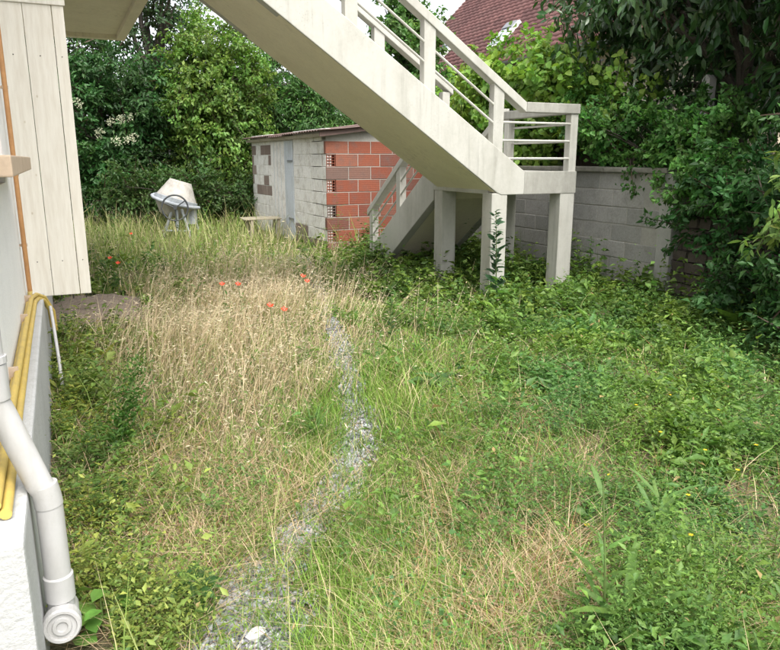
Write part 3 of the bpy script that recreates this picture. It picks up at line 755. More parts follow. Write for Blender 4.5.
# ------------------------------------------------------------------ plants
def branch_tubes(b_, root, tips, r0, wob=.12):
    root = Vector(root)
    for t_ in tips:
        t_ = Vector(t_); pts = []
        for s_ in np.linspace(0, 1, 6):
            p_ = root.lerp(t_, s_); p_.z += .25*math.sin(s_*math.pi)*(t_-root).length*.25
            p_ += Vector((random.uniform(-wob, wob), random.uniform(-wob, wob), 0))*math.sin(s_*math.pi)
            pts.append(p_)
        pts[0] = root
        b_.tube(pts, list(np.linspace(r0, r0*.2, 6)), 7)
def crown_arrays(lobes, per, spread, Lr, Wr, col, var=.3, up=.5, big=False, hue=.08, shell=.45, droop=.2, fold=.18, hang=0.0, keep=None):
    out = []
    for (cx, cy, cz, rx, ry, rz, nc) in lobes:
        c = np.array([cx, cy, cz]); rad = np.array([rx, ry, rz])
        d = rand_dir(nc); rr = rng.random((nc, 1))**shell
        cc_ = c+d*rr*rad*(1+.12*rng.normal(size=(nc, 1)))
        if keep is not None:
            k_ = keep(cc_); cc_, d = cc_[k_], d[k_]
        nc_ = len(cc_)
        if not nc_: continue
        tone = 1+rng.uniform(-var, var, (nc_, 1))*1.0
        hsh = rng.uniform(-hue, hue, (nc_, 1))
        m = per
        ax_ = nrm(d*.7+rng.normal(size=(nc_, 3))*.55+np.array([[0, 0, .15-hang]])); ls_ = spread*rng.uniform(1.2, 2.6, (nc_, 1))
        tp = rng.uniform(-1, 1, (nc_*m, 1)); wide = (1.15-np.abs(tp))*.75*rng.uniform(.6, 1.2, (nc_, 1)).repeat(m, 0)
        P = np.repeat(cc_, m, 0)+np.repeat(ax_*ls_, m, 0)*tp+rng.normal(size=(nc_*m, 3))*spread*wide*np.array([1, 1, .6])
        tw = leaf_arrays(cc_-ax_*ls_*1.5, ax_, rand_dir(nc_), ls_[:, 0]*2.7, np.full(nc_, .014*max(1, spread*6)), jitter_col((.075, .055, .035), nc_, .3, .1), .3, False, .05)
        out.append(tw if not big else leaf_arrays(cc_-ax_*ls_*1.5, ax_, rand_dir(nc_), ls_[:, 0]*2.7, np.full(nc_, .012), jitter_col((.075, .055, .035), nc_, .3, .1), .3, True, .05))
        N = nrm(np.repeat(d, m, 0)*.8+np.array([[0, 0, up]])+rng.normal(size=(nc_*m, 3))*.45)
        D = nrm(np.repeat(d*.3+ax_*.7, m, 0)*.8+rng.normal(size=(nc_*m, 3))*.7+np.array([[0, 0, -.25-hang]]))
        Ls = rng.uniform(*Lr, nc_*m); Ws = Ls*rng.uniform(*Wr, nc_*m)
        C_ = jitter_col(col, nc_*m, .2, .10)*np.repeat(tone, m, 0)
        C_[:, 0] *= 1+np.repeat(hsh, m, 0)[:, 0]*1.8
        out.append(leaf_arrays(P, D, N, Ls, Ws, np.clip(C_, .004, .9), fold, big, droop))
    return out
def tree(name, label, cat, base, trunk_h, r0, lobes, per, spread, Lr, Wr, col, mat='leaf', group=None, limbs=9, trunk_lean=(0, 0), **kw):
    root = thing(name, base, label, cat, group)
    b_ = MB(); bx, by, bz = base
    top = (bx+trunk_lean[0], by+trunk_lean[1], bz+trunk_h)
    b_.tube([(bx, by, bz-.15), (bx+.02, by, bz+trunk_h*.3), (bx+trunk_lean[0]*.6, by+trunk_lean[1]*.6, bz+trunk_h*.65), top], [r0*1.25, r0, r0*.8, r0*.6], 9)
    tips = []
    for lb in lobes:
        for _ in range(max(2, limbs//len(lobes))):
            d = rand_dir(1)[0]; d[2] = abs(d[2])*.8
            tips.append((lb[0]+d[0]*lb[3]*.75, lb[1]+d[1]*lb[4]*.75, lb[2]+d[2]*lb[5]*.7))
    branch_tubes(b_, top, tips, r0*.5)
    b_.build('trunk', M['bark'], root, smooth=True)
    V, Fc, Cc = join_arrays(crown_arrays(lobes, per, spread, Lr, Wr, col, **kw))
    np_mesh('crown', V, Fc, M[mat], Cc, root)
    return root

def cam_pt(u, dist, z=0):
    """ground position on the pixel column u at a horizontal distance along the view"""
    X = (u-390)/F_PX*dist; return (X*math.cos(YAW)+dist*math.sin(YAW), -X*math.sin(YAW)+dist*math.cos(YAW), z)

# background trees and bushes
x, y, _ = cam_pt(120, 18.0)
eld = tree('elder_bush', 'dark green elder bush with white flower heads beyond the cement mixer', 'bush', (x, y, 0), 1.6, .09,
     [(x, y, 2.2, 1.7, 1.5, 1.9, 190), (x-1.0, y-.3, 3.2, 1.3, 1.2, 1.3, 110), (x+.9, y-.4, 2.9, .9, .9, 1.1, 80), (x-.9, y-.8, 1.1, 1.4, .9, 1.0, 110), (x+.6, y-.6, .9, 1.1, .8, .8, 70)],
     50, .19, (.09, .17), (.38, .5), (.05, .125, .035), limbs=15, var=.45)
for (u, v) in ((100, 133), (116, 141), (131, 117), (129, 140), (111, 122), (78, 103), (134, 138), (122, 119)):
    d = ray(u, v); t = 16.3/math.hypot(d[0], d[1]); q = Vector(d)*t+Vector((0, 0, EYE))
    m = 44; tl = nrm(np.array([[-.3, -1, .5]])+rng.normal(size=(1, 3))*.35); e1 = nrm(np.cross(tl, [[0, 0, 1.]])); e2 = np.cross(tl, e1)
    rr = .11*np.sqrt(rng.random((m, 1))); an = rng.uniform(0, 6.28, (m, 1))
    P = np.array(q)[None]+e1*rr*np.cos(an)+e2*rr*np.sin(an)+tl*(.03-rr*rr*4)+rng.normal(size=(m, 3))*.008
    V, Fc, Cc = leaf_arrays(P, rand_dir(m)+tl*.2, np.tile(tl, (m, 1))+rng.normal(size=(m, 3))*.3, rng.uniform(.03, .05, m), rng.uniform(.02, .035, m), jitter_col((.40, .42, .29), m, .18, .03), .1)
    tag(np_mesh('flower_head', V, Fc, M['leaf'], Cc, eld), kind='stuff')

x, y, _ = cam_pt(226, 18.6)
tree('ivy_clad_tree', 'tall rounded bright green leafy tree behind the brick shed', 'tree', (x, y, 0), 3.0, .16,
     [(x, y, 3.6, 1.25, 1.2, 1.6, 210), (x-.15, y, 2.2, 1.35, 1.2, 1.5, 180), (x+.2, y-.1, 1.0, 1.2, 1.0, 1.0, 110), (x-.7, y-.3, 3.0, .8, .7, 1.2, 80), (x+.75, y-.1, 3.1, .7, .7, 1.2, 80)],
     52, .17, (.07, .13), (.5, .7), (.13, .225, .042), limbs=15, var=.35, hang=.35)
x, y, _ = cam_pt(30, 21)
tree('dark_tree', 'tall dark green tree behind the elder bush by the balcony', 'tree', (x, y, 0), 3.2, .2,
     [(x, y, 4.2, 2.6, 2.0, 2.4, 170), (x+1.2, y+.5, 6.0, 2.2, 2.0, 2.0, 120), (x+.5, y, 2.2, 2.2, 1.6, 1.7, 120)], 46, .3, (.10, .2), (.4, .55), (.045, .09, .028), limbs=15)
x, y, _ = cam_pt(165, 23.5)
tree('dark_tree', 'tall dark tree with gaps of sky between the elder and the rounded tree', 'tree', (x, y, 0), 4.0, .22,
     [(x, y, 5.6, 2.0, 1.8, 2.3, 105), (x-.4, y+.4, 3.4, 2.2, 1.8, 2.2, 130), (x+.9, y, 7.2, 2.0, 1.8, 1.4, 60), (x+.3, y, 1.4, 2.4, 1.4, 1.6, 100)], 44, .27, (.10, .19), (.4, .55), (.045, .088, .03), limbs=16)
x, y, _ = cam_pt(315, 20.5)
tree('leafy_bush', 'broad mid green bush with loose arching sprays above the shed roof', 'bush', (x, y, 0), 1.6, .1,
     [(x, y, 2.5, 1.7, 1.3, 1.5, 180), (x-1.0, y+.2, 3.0, 1.2, 1.1, 1.3, 110), (x+1.1, y, 1.9, 1.2, 1.0, 1.3, 100)], 48, .2, (.09, .17), (.3, .42), (.08, .18, .045), limbs=12, hang=.3)
x, y, _ = cam_pt(255, 24.5)
tree('dark_tree', 'dark tree filling the gap behind the rounded tree and the stair', 'tree', (x, y, 0), 3.2, .2,
     [(x, y, 4.0, 2.2, 1.8, 2.2, 150), (x+2.0, y, 3.0, 1.9, 1.6, 1.9, 110), (x-.5, y, 1.4, 2.6, 1.4, 1.5, 90)], 44, .28, (.10, .19), (.4, .55), (.05, .10, .03), limbs=15)
x, y, _ = cam_pt(205, 16.6)
tree('low_shrub', 'low dark shrub between the cement mixer and the shed', 'bush', (x, y, 0), .5, .04,
     [(x, y, .75, 1.1, .7, .8, 110), (x+.9, y-.2, .6, .8, .6, .7, 80), (x-1.3, y+.1, .7, 1.0, .6, .8, 90)], 42, .15, (.06, .12), (.4, .6), (.06, .115, .03), limbs=9)
x, y, _ = cam_pt(405, 17.5)
tree('small_tree', 'light green small tree beside the neighbouring roof, seen through the stair railing', 'tree', (x, y, 0), 2.8, .1,
     [(x, y, 4.0, .95, .9, 1.25, 120), (x+.5, y-.1, 3.0, .9, .8, .9, 80), (x-.2, y, 4.9, .45, .5, .5, 26)], 44, .15, (.09, .16), (.45, .65), (.10, .21, .05), limbs=9)
# bright vine hanging over the wall behind the landing
tree('grape_vine', 'bright yellow green vine with broad leaves over the wall behind the landing', 'vine', (6.6, 9.6, 0), 1.9, .05,
     [(6.7, 9.6, 2.5, .65, 1.5, .75, 120), (6.6, 8.6, 2.5, .55, .9, .7, 80), (6.9, 11.0, 2.35, .6, 1.0, .6, 70), (6.35, 8.8, 1.8, .4, 1.1, .5, 60), (6.5, 7.6, 2.35, .45, .6, .6, 40)],
     56, .17, (.06, .12), (.7, .95), (.20, .335, .06), limbs=15, big=True, droop=.3, var=.35)
# dark glossy laurel overhanging the wall
tree('cherry_laurel', 'large dark glossy laurel overhanging the right-hand end of the wall', 'tree', (7.3, 6.0, 0), 2.2, .12,
     [(7.9, 4.2, 1.4, 1.0, 1.6, 1.2, 130), (7.2, 6.5, 3.6, 1.2, 1.5, 1.1, 190), (6.7, 5.2, 3.7, 1.1, 1.1, .8, 150), (6.9, 7.7, 3.6, .9, 1.0, .9, 120), (7.9, 5.8, 2.5, 1.1, 1.8, 1.3, 200), (6.5, 4.1, 3.5, 1.0, 1.0, .8, 130), (7.0, 4.4, 2.6, .9, 1.0, 1.0, 110), (8.2, 7.6, 2.0, 1.2, 1.4, 1.4, 110)],
     24, .17, (.10, .18), (.32, .42), (.045, .10, .03), 'leaf_gloss', limbs=21, big=True, hang=.5, var=.3)
# creeper spilling over wall
tree('climbing_creeper', 'mid green small leaved creeper spilling over the block wall top', 'creeper', (6.5, 6.2, 0), 1.3, .035,
     [(6.25, 6.6, 1.85, .35, .75, .45, 62), (6.1, 5.75, 1.6, .34, .5, .42, 56), (6.2, 7.3, 2.05, .32, .55, .42, 36), (6.45, 5.6, 1.95, .45, .7, .4, 40), (6.0, 5.2, 1.25, .35, .45, .38, 40), (6.5, 8.0, 2.2, .35, .6, .45, 28), (5.74, 6.75, 1.95, .16, .25, .14, 9)],
     60, .085, (.04, .08), (.6, .8), (.085, .20, .045), limbs=18, var=.45)
# shrubs in front of the rubble wall, right edge
tree('leafy_shrub', 'dense dark shrub with hanging sprays at the foot of the stone wall', 'bush', (5.95, 4.4, 0), .7, .05,
     [(5.95, 4.7, 1.15, .55, .7, .6, 62), (5.75, 3.9, 1.25, .55, .7, .6, 66), (5.3, 3.35, .62, .45, .6, .55, 60), (5.65, 4.3, .35, .5, .65, .35, 34), (6.0, 3.6, 1.9, .6, .8, .5, 55), (5.0, 3.0, .35, .4, .5, .35, 30)],
     58, .09, (.045, .095), (.4, .6), (.05, .13, .036), limbs=20, var=.5)
tree('young_photinia', 'young shrub with pale yellow green upright leaves in front of the dark shrub', 'bush', (5.15, 3.55, 0), .9, .018,
     [(5.15, 3.6, 1.42, .22, .26, .22, 16), (5.2, 3.35, 1.2, .25, .25, .3, 14), (5.0, 3.7, 1.0, .2, .25, .3, 10)],
     16, .07, (.06, .12), (.28, .4), (.16, .25, .06), limbs=9, big=True, up=.8, var=.3)
sprg = C.objects.get('young_photinia')

# ------------------------------------------------------------------ grass and ground cover
def allowed(x, y, m=0.0):
    ok = ~((x < -.16) & (y > 1.88)) & ~((x < .02) & (y < 2.32)) & (x > -1.2)
    ok &= ~((x > 5.98) & (x < 6.5)) & ~((x > SX0-.02) & (x < 6.5) & (y > SY0-.02) & (y < SY1+.05))
    ok &= ~((x > 4.28) & (x < 5.44) & (y > 9.75) & (y < 10.42))
    for cx, cy in ((4.385, 6.65), (5.31, 6.65), (4.405, 7.80), (5.31, 7.80)):
        ok &= ~((np.abs(x-cx) < .11) & (np.abs(y-cy) < .11))
    ok &= ~(np.hypot(x-2.14, y-14.8) < .05)
    return ok
def scatter(n, r0=1.25, r1=24, spread=46, pw=1.0):
    r = r0*(r1/r0)**(rng.random(n)**pw); a = R(25)+np.radians(rng.uniform(-spread, spread, n))
    x, y = r*np.sin(a), r*np.cos(a)
    k = allowed(x, y) & (y < 19) & (x < 8)
    return x[k], y[k], r[k]
#            u,   v,  ru,  rv, weights of: green, tall green, dry, thatch, cover, lush, bare
TYPES = ('green', 'tall', 'dry', 'thatch', 'cover', 'lush', 'bare')
BLOBS = [
 (205, 330, 85, 45, dict(dry=2.6, green=1.1)), (150, 365, 45, 40, dict(dry=1.9, green=.7, tall=.3)), (262, 300, 45, 22, dict(dry=2.6, green=.5)), (215, 425, 55, 45, dict(dry=1.1, green=1.4, thatch=.6)), (262, 360, 32, 50, dict(dry=1.8, green=1.2)),
 (170, 268, 80, 16, dict(dry=.7, tall=2.2, cover=.8)), (130, 275, 40, 16, dict(lush=2.4, tall=1.0)), (140, 246, 70, 14, dict(tall=3.0, green=.8)), (255, 262, 55, 14, dict(tall=1.6, green=1.4, dry=.6)), (330, 270, 30, 22, dict(green=3.0)), (320, 248, 80, 12, dict(green=2.4, tall=1.0)),
 (350, 315, 26, 35, dict(dry=1.0, green=1.2, thatch=.4)), (372, 350, 35, 35, dict(green=1.6, dry=.6)), (430, 325, 50, 18, dict(dry=1.0, cover=.8, green=.8)),
 (400, 480, 60, 100, dict(green=5.0)), (345, 600, 70, 70, dict(green=4.5, cover=.4)), (318, 420, 25, 20, dict(green=4.0)), (300, 450, 20, 60, dict(green=1.8, thatch=.6)), (440, 430, 50, 80, dict(green=3.4, thatch=.3, cover=.3)),
 (480, 385, 60, 40, dict(green=2.0, dry=.4, thatch=.4, cover=.6)), (515, 470, 55, 70, dict(green=1.6, thatch=.9, cover=.8)), (530, 595, 60, 60, dict(thatch=2.4, green=.8, cover=.5)), (470, 620, 55, 60, dict(thatch=1.0, green=2.0)),
 (265, 500, 40, 55, dict(thatch=1.6, green=1.0, dry=.4)), (190, 510, 60, 60, dict(thatch=1.1, green=1.0, cover=.9)), (210, 575, 40, 35, dict(thatch=1.4, cover=1.0)), (150, 470, 45, 50, dict(thatch=.7, cover=1.4, green=.9, dry=.3)),
 (90, 440, 38, 90, dict(cover=2.2, lush=2.0, thatch=.6)), (75, 350, 26, 45, dict(cover=1.2, lush=2.6, dry=.5)), (95, 540, 42, 60, dict(cover=2.0, lush=1.8, thatch=.9)), (120, 620, 60, 40, dict(cover=2.4, lush=.8, thatch=.5)),
 (690, 450, 95, 110, dict(cover=5.0, green=.8, lush=1.0, thatch=.4)), (740, 570, 80, 100, dict(cover=5.0, green=.8, thatch=.5, lush=.9)), (610, 400, 60, 50, dict(cover=3.0, green=.9)), (640, 590, 50, 70, dict(cover=3.4, green=.5, thatch=.4)), (590, 500, 45, 60, dict(cover=1.8, green=.9, thatch=.5)),
 (560, 340, 90, 30, dict(cover=2.4, lush=1.2, green=.4)), (570, 295, 80, 25, dict(lush=4.0, cover=.4)), (500, 312, 40, 20, dict(lush=2.6, cover=1.4)), (650, 315, 50, 32, dict(lush=4.0, cover=.6)), (400, 270, 42, 18, dict(lush=4.0)), (475, 290, 40, 22, dict(lush=3.4)), (740, 350, 50, 40, dict(lush=2.2, cover=2.4)), (480, 262, 60, 14, dict(lush=4.0)),
 (200, 228, 120, 10, dict(tall=2.0, lush=1.6)), (185, 238, 35, 8, dict(tall=4.0)),
]
def weights(x, y):
    P = np.stack([x, y, np.zeros_like(x)], 1); u, v = project(P)
    # gentle world-space warp so that the edges between kinds of growth stay uneven
    u = u+14*np.sin(x*5+y*2.3)+9*np.sin(x*11-y*7); v = v+8*np.sin(x*4-y*3.1)+5*np.sin(x*9+y*8)
    W = {t: np.full(len(x), .02) for t in TYPES}; W['green'] += .05
    for (bu, bv, ru, rv, d) in BLOBS:
        g = np.exp(-.5*(((u-bu)/ru)**2+((v-bv)/rv)**2))
        for t, k in d.items(): W[t] += g*k
    tot = sum(W.values())
    return {t: W[t]/tot for t in TYPES}
def patch(x, y, s, ph=0):
    return .5+.25*(np.sin(x*s+1.7*np.sin(y*s*.7+ph)+ph)+np.sin(y*s*1.13+1.3*np.sin(x*s*.9)+2*ph))
def bare_factor(x, y):
    pd = path_dist(x, y)
    op = np.clip(.22+1.1*np.exp(-((x-.36)/.45)**2-((y-1.95)/.36)**2)+.75*np.exp(-((x-.75)**2+(y-2.55)**2)/.03)+1.0*np.exp(-((x-1.42)**2+(y-3.45)**2)/.09)+.45*np.exp(-((x-1.78)**2+(y-4.5)**2)/.3)+.4*np.exp(-((x-2.2)**2+(y-5.9)**2)/.7)+.3*np.exp(-((x-2.6)**2+(y-7.3)**2)/.9), 0, 1)
    thr = .35+.9*patch(x, y, 9, .3)
    onp = np.clip((thr+.35-pd)/.5, 0, 1)
    keep = 1-onp*np.clip(op*(.35+1.0*patch(x, y, 17, 1.1)), 0, .95)
    e = np.hypot((x-.22)/.5, (y-7.75)/.9)
    keep *= np.clip((e-.75)/.4, 0.02, 1)
    return keep
def blades(x, y, r, h, wd, lean, bend, col, tipcol, seg=2, az=None):
    n = len(x); z0 = ground_z(x, y)
    a = rng.uniform(0, 2*np.pi, n) if az is None else az
    d = np.stack([np.cos(a), np.sin(a), np.zeros(n)], 1); s = np.stack([-np.sin(a+rng.normal(0, .6, n)), np.cos(a), np.zeros(n)], 1)
    s = nrm(s)
    P0 = np.stack([x, y, z0-.01], 1)
    def pt(t): return P0+d*(h*(lean*t+bend*t*t))[:, None]+np.array([[0, 0, 1]])*(h*t*(1-.35*bend*t))[:, None]
    wv = s*wd[:, None]*.5
    if seg == 2:
        p1, p2, p3 = pt(0), pt(.55), pt(1)
        V = np.stack([p1-wv, p1+wv, p2-wv*.75, p2+wv*.75, p3], 1).reshape(-1, 3)
        i = np.arange(n)[:, None]*5
        F = [i+np.array([[0, 1, 3, 2]]), i+np.array([[2, 3, 4]])]
        cm = (col+tipcol)/2; Cc = np.stack([col, col, cm, cm, tipcol], 1).reshape(-1, 3)
    else:
        p1, p2, p3, p4 = pt(0), pt(.4), pt(.75), pt(1)
        V = np.stack([p1-wv, p1+wv, p2-wv*.85, p2+wv*.85, p3-wv*.55, p3+wv*.55, p4], 1).reshape(-1, 3)
        i = np.arange(n)[:, None]*7
        F = [i+np.array([[0, 1, 3, 2]]), i+np.array([[2, 3, 5, 4]]), i+np.array([[4, 5, 6]])]
        c1 = col*.6+tipcol*.4; c2 = col*.3+tipcol*.7
        Cc = np.stack([col, col, c1, c1, c2, c2, tipcol], 1).reshape(-1, 3)
    return (V, F, np.clip(Cc, .004, .9)), pt(1), d
def grow(kind, n, fn):
    x, y, r = scatter(n)
    W = weights(x, y); wk = W[kind]**1.6*1.5 if kind in ('dry', 'lush') else W[kind]*1.2
    k = rng.random(len(x)) < wk*bare_factor(x, y)
    return fn(x[k], y[k], r[k])
G1, G2, G3 = np.array((.11, .21, .032)), np.array((.20, .315, .055)), np.array((.31, .35, .11))
ST1, ST2, ST3 = np.array((.47, .345, .215)), np.array((.63, .505, .335)), np.array((.74, .645, .47))
def mixc(a, b, t): return a[None]*(1-t[:, None])+b[None]*t[:, None]

def green_fn(x, y, r):
    n = len(x); h = rng.gamma(6, .014, n)*(.7+.8*patch(x, y, 2.3, 2)); wd = rng.uniform(.0022, .0045, n)*np.clip(r/3.2, 1, 2.6)
    t = np.clip(patch(x, y, 3.1, .7)*.8+rng.normal(0, .3, n), 0, 1)
    col = mixc(G1, G2, t)*rng.uniform(.75, 1.2, (n, 1)); dryk = rng.random(n) < .08+.18*patch(x, y, 4.2, 3)
    col[dryk] = mixc(G3, ST2, rng.random(dryk.sum()))
    tip = col*rng.uniform(1.0, 1.35, (n, 1))
    A, _, _ = blades(x, y, r, h, wd, rng.uniform(0, .35, n), rng.uniform(.1, .9, n), col, tip, 3)
    return [A]
def tall_fn(x, y, r):
    n = len(x); h = rng.gamma(7, .033, n)*np.where(r > 11, 1.9, 1.0); wd = rng.uniform(.003, .006, n)*np.clip(r/4, 1, 3)
    t = np.clip(rng.normal(.5, .3, n), 0, 1); col = mixc(G1, G3, t)*rng.uniform(.75, 1.15, (n, 1)); tip = mixc(G2, ST2, np.clip(t+rng.normal(0, .25, n), 0, 1))
    A, _, _ = blades(x, y, r, h, wd, rng.uniform(0, .3, n), rng.uniform(.1, .6, n), col, tip, 2)
    return [A]
def dry_fn(x, y, r):
    n = len(x); h = rng.gamma(9, .029, n)*(.7+.6*patch(x, y, 2.7, 1))*np.clip(r/4.6, .5, 1); wd = rng.uniform(.0016, .0032, n)*np.clip(r/3.2, 1, 3)
    az = rng.normal(-.35, .9, n)                                   # the stalks lean over mostly one way
    t = np.clip(patch(x, y, 3.7, .2)*.6+rng.normal(.15, .35, n), 0, 1)
    col = mixc(ST1, ST2, t)*rng.uniform(.75, 1.15, (n, 1)); gk = rng.random(n) < .22; col[gk] = mixc(G2, G3, rng.random(gk.sum()))
    tip = mixc(ST2, ST3, np.clip(t+rng.normal(0, .2, n), 0, 1))
    A, top, d = blades(x, y, r, h, wd, rng.uniform(.05, .45, n), rng.uniform(.1, .7, n), col, tip, 3, az)
    k = (rng.random(n) < .7) & (h > .15) & (r > 3.2)
    m = k.sum(); D = nrm(d[k]+np.array([[0, 0, -.15]])+rng.normal(size=(m, 3))*.3)
    Ls = rng.uniform(.022, .05, m)*np.clip(r[k]/7, .8, 1.6); heads = []
    for _ in range(2):
        heads.append(leaf_arrays(top[k]-D*.01, D+rng.normal(size=(m, 3))*.08, rand_dir(m), Ls, Ls*rng.uniform(.10, .18, m), jitter_col(ST3*.9, m, .2, .06), .1))
    return [A]+heads
def thatch_fn(x, y, r):
    n = len(x); h = rng.uniform(.05, .20, n); wd = rng.uniform(.0016, .0035, n)*np.clip(r/3, 1, 2.6)
    t = rng.random(n); col = mixc(ST1, ST2, t)*rng.uniform(.55, 1.1, (n, 1)); rk = rng.random(n) < .2; col[rk] = np.array((.30, .17, .08))*rng.uniform(.7, 1.2, (rk.sum(), 1))
    A, _, _ = blades(x, y, r, h, wd, rng.uniform(.5, 2.6, n), rng.uniform(.2, 1.0, n), col, col*rng.uniform(.9, 1.3, (n, 1)), 2)
    return [A]
def cover_fn(x, y, r):
    """small mixed weeds: clover-like mats and little upright plants with narrow leaves"""
    out = []
    k = rng.random(len(x)) < np.clip((patch(x, y, 6.3, 1.9)*.6+patch(x, y, 15, .8)*.55-.28)*2.4, .12, 1); x, y, r = x[k], y[k], r[k]
    sp = patch(x, y, 3.3, .4)+rng.normal(0, .22, len(x)) > .52
    hill = (.35+2.0*patch(x, y, 2.1, 4)*patch(x, y, 6.3, 1.9))
    for kind_, sel in ((0, sp), (1, ~sp)):
        xs_, ys_, rs_, hl = x[sel], y[sel], r[sel], hill[sel]; n = len(xs_)
        m = 7 if kind_ == 0 else 9
        sc = np.repeat(np.clip(rs_/4.5, .65, 1.6), m); X = np.repeat(xs_, m); Y_ = np.repeat(ys_, m); H = np.repeat(hl, m)
        tn = np.repeat(rng.random(n), m)
        if kind_ == 0:
            X = X+rng.normal(0, .028, n*m)*sc; Y_ = Y_+rng.normal(0, .028, n*m)*sc
            z = rng.gamma(3, .022, n*m)*H; Ls = rng.gamma(6, .0030, n*m)*sc; Ws = Ls*rng.uniform(.6, .95, n*m)
            D = rng.normal(size=(n*m, 3)); D[:, 2] = rng.normal(.1, .3, n*m); N = np.array([[0, 0, 1.]])+rng.normal(size=(n*m, 3))*.4
        else:
            t = np.tile(np.linspace(.1, 1, m), n); hp = np.repeat(rng.gamma(5, .028, n), m)*H*1.3
            ln_ = np.repeat(rng.normal(0, .3, (n, 2)), m, 0)*(t*hp)[:, None]
            X = X+ln_[:, 0]+rng.normal(0, .006, n*m); Y_ = Y_+ln_[:, 1]+rng.normal(0, .006, n*m); z = t*hp
            a_ = rng.uniform(0, 6.28, n*m); D = np.stack([np.cos(a_), np.sin(a_), rng.normal(.45, .35, n*m)], 1); N = np.array([[0, 0, 1.]])+rng.normal(size=(n*m, 3))*.4
            Ls = rng.gamma(5, .0064, n*m)*sc*(1.2-.6*t); pf = np.repeat(np.clip(rng.lognormal(0, .4, n), .5, 1.7)*(.6+.8*patch(xs_, ys_, 4.1, 2.2)), m); Ls = Ls*pf; Ws = Ls*np.repeat(rng.uniform(.16, .62, n), m)
        k2 = allowed(X, Y_); n2 = k2.sum()
        P = np.stack([X, Y_, ground_z(X, Y_)+.008+z], 1)
        left = np.clip((1.0-X)/.8, 0, 1)[:, None]
        c1 = mixc(np.array((.062, .145, .036)), np.array((.15, .255, .06)), tn); c2 = mixc(np.array((.11, .19, .04)), np.array((.31, .35, .08)), tn**1.3)
        if kind_ == 1: c1 = c1*np.array([[1.15, 1.12, 1.0]])
        col = (c1*(1-left)+c2*left)*rng.uniform(.7, 1.3, (n*m, 1))
        bl_ = np.repeat(patch(xs_, ys_, 3.7, 1.3), m)[:, None]; col = col*(np.array([[1.2, 1.06, .85]])*bl_+np.array([[.78, .92, 1.15]])*(1-bl_))
        yk = rng.random(n*m) < .012; col[yk] = np.array((.36, .27, .12))
        out.append(leaf_arrays(P[k2], D[k2], N[k2], Ls[k2], Ws[k2], np.clip(col[k2], .004, .8), .16))
        if kind_ == 1:
            A, _, _ = blades(xs_, ys_, rs_, rng.uniform(.05, .16, n)*hl, np.full(n, .0025)*np.clip(rs_/4, 1, 2), rng.uniform(0, .5, n), rng.uniform(0, .5, n), jitter_col((.13, .16, .05), n), jitter_col((.17, .21, .06), n), 2)
            out.append(A)
    return out
def lush_fn(x, y, r):
    n = len(x); m = 16; out = []
    H = rng.gamma(8, .050, n)*(.6+.8*patch(x, y, 2.9, 5))*np.where((y < 6.75) & (x < 5.6), .40, np.where((x < 5.5) & (y > 6.7), .58, .82))*np.where(x < 1.5, .8, 1.0)
    X, Y_ = np.repeat(x, m), np.repeat(y, m); t = np.tile(np.linspace(.15, 1, m), n); Hh = np.repeat(H, m)
    a = rng.uniform(0, 6.28, n*m); sc = np.repeat(np.clip(r/6, .45, 1.8), m)
    D = np.stack([np.cos(a), np.sin(a), rng.normal(.15, .3, n*m)], 1)
    lean = np.repeat(rng.normal(0, .25, (n, 2)), m, 0)*(t*Hh)[:, None]
    P = np.stack([X+lean[:, 0], Y_+lean[:, 1], ground_z(X, Y_)+t*Hh], 1)+rng.normal(size=(n*m, 3))*.012
    k = allowed(P[:, 0], P[:, 1])
    pl = np.repeat(np.clip(rng.lognormal(0, .35, n), .55, 1.45), m); pa = np.repeat(rng.uniform(.55, 1.5, n), m)
    Ls = rng.uniform(.04, .08, n*m)*sc*(1.15-.5*t)*pl
    base = np.repeat(mixc(np.array((.06, .13, .03)), np.array((.19, .27, .055)), rng.random(n)), m, 0)*rng.uniform(.75, 1.25, (n*m, 1))
    A = leaf_arrays(P[k], D[k], (np.array([[0, 0, 1.]])+rng.normal(size=(n*m, 3))*.4)[k], Ls[k], (Ls*rng.uniform(.4, .6, n*m)*pa)[k], np.clip(base[k], .004, .8), .16, droop=.3)
    out.append(A)
    B, _, _ = blades(x, y, r, H, np.full(n, .005)*np.clip(r/6, 1, 2), rng.normal(0, .1, n), rng.normal(0, .1, n), jitter_col((.10, .14, .04), n), jitter_col((.13, .19, .05), n), 2)
    out.append(B); return out
SPECS = [('green_grass', 'green', 380000, green_fn, 'grass', 'short green grass growing right of the gravel path', 'grass'),
         ('tall_grass', 'tall', 130000, tall_fn, 'grass', 'tall green grass growing before the cement mixer', 'grass'),
         ('dry_grass', 'dry', 270000, dry_fn, 'straw', 'tall straw coloured dry grass left of the gravel path', 'grass'),
         ('dead_grass', 'thatch', 260000, thatch_fn, 'straw', 'flattened dead brown grass among the green', 'grass'),
         ('ground_cover', 'cover', 230000, cover_fn, 'leaf', 'low leafy weeds covering the ground by the wall', 'weeds'),
         ('lush_weeds', 'lush', 42000, lush_fn, 'leaf', 'lush leafy weeds crowding the stair columns', 'weeds')]
for name, kind, n, fn, mt, lab, cat in SPECS:
    V, Fc, Cc = join_arrays(grow(kind, n, fn))
    o = np_mesh(name, V, Fc, M[mt], Cc); tag(o, lab, cat, kind='stuff')
    print(name, sum(len(f)*(f.shape[1]-2) for f in Fc))

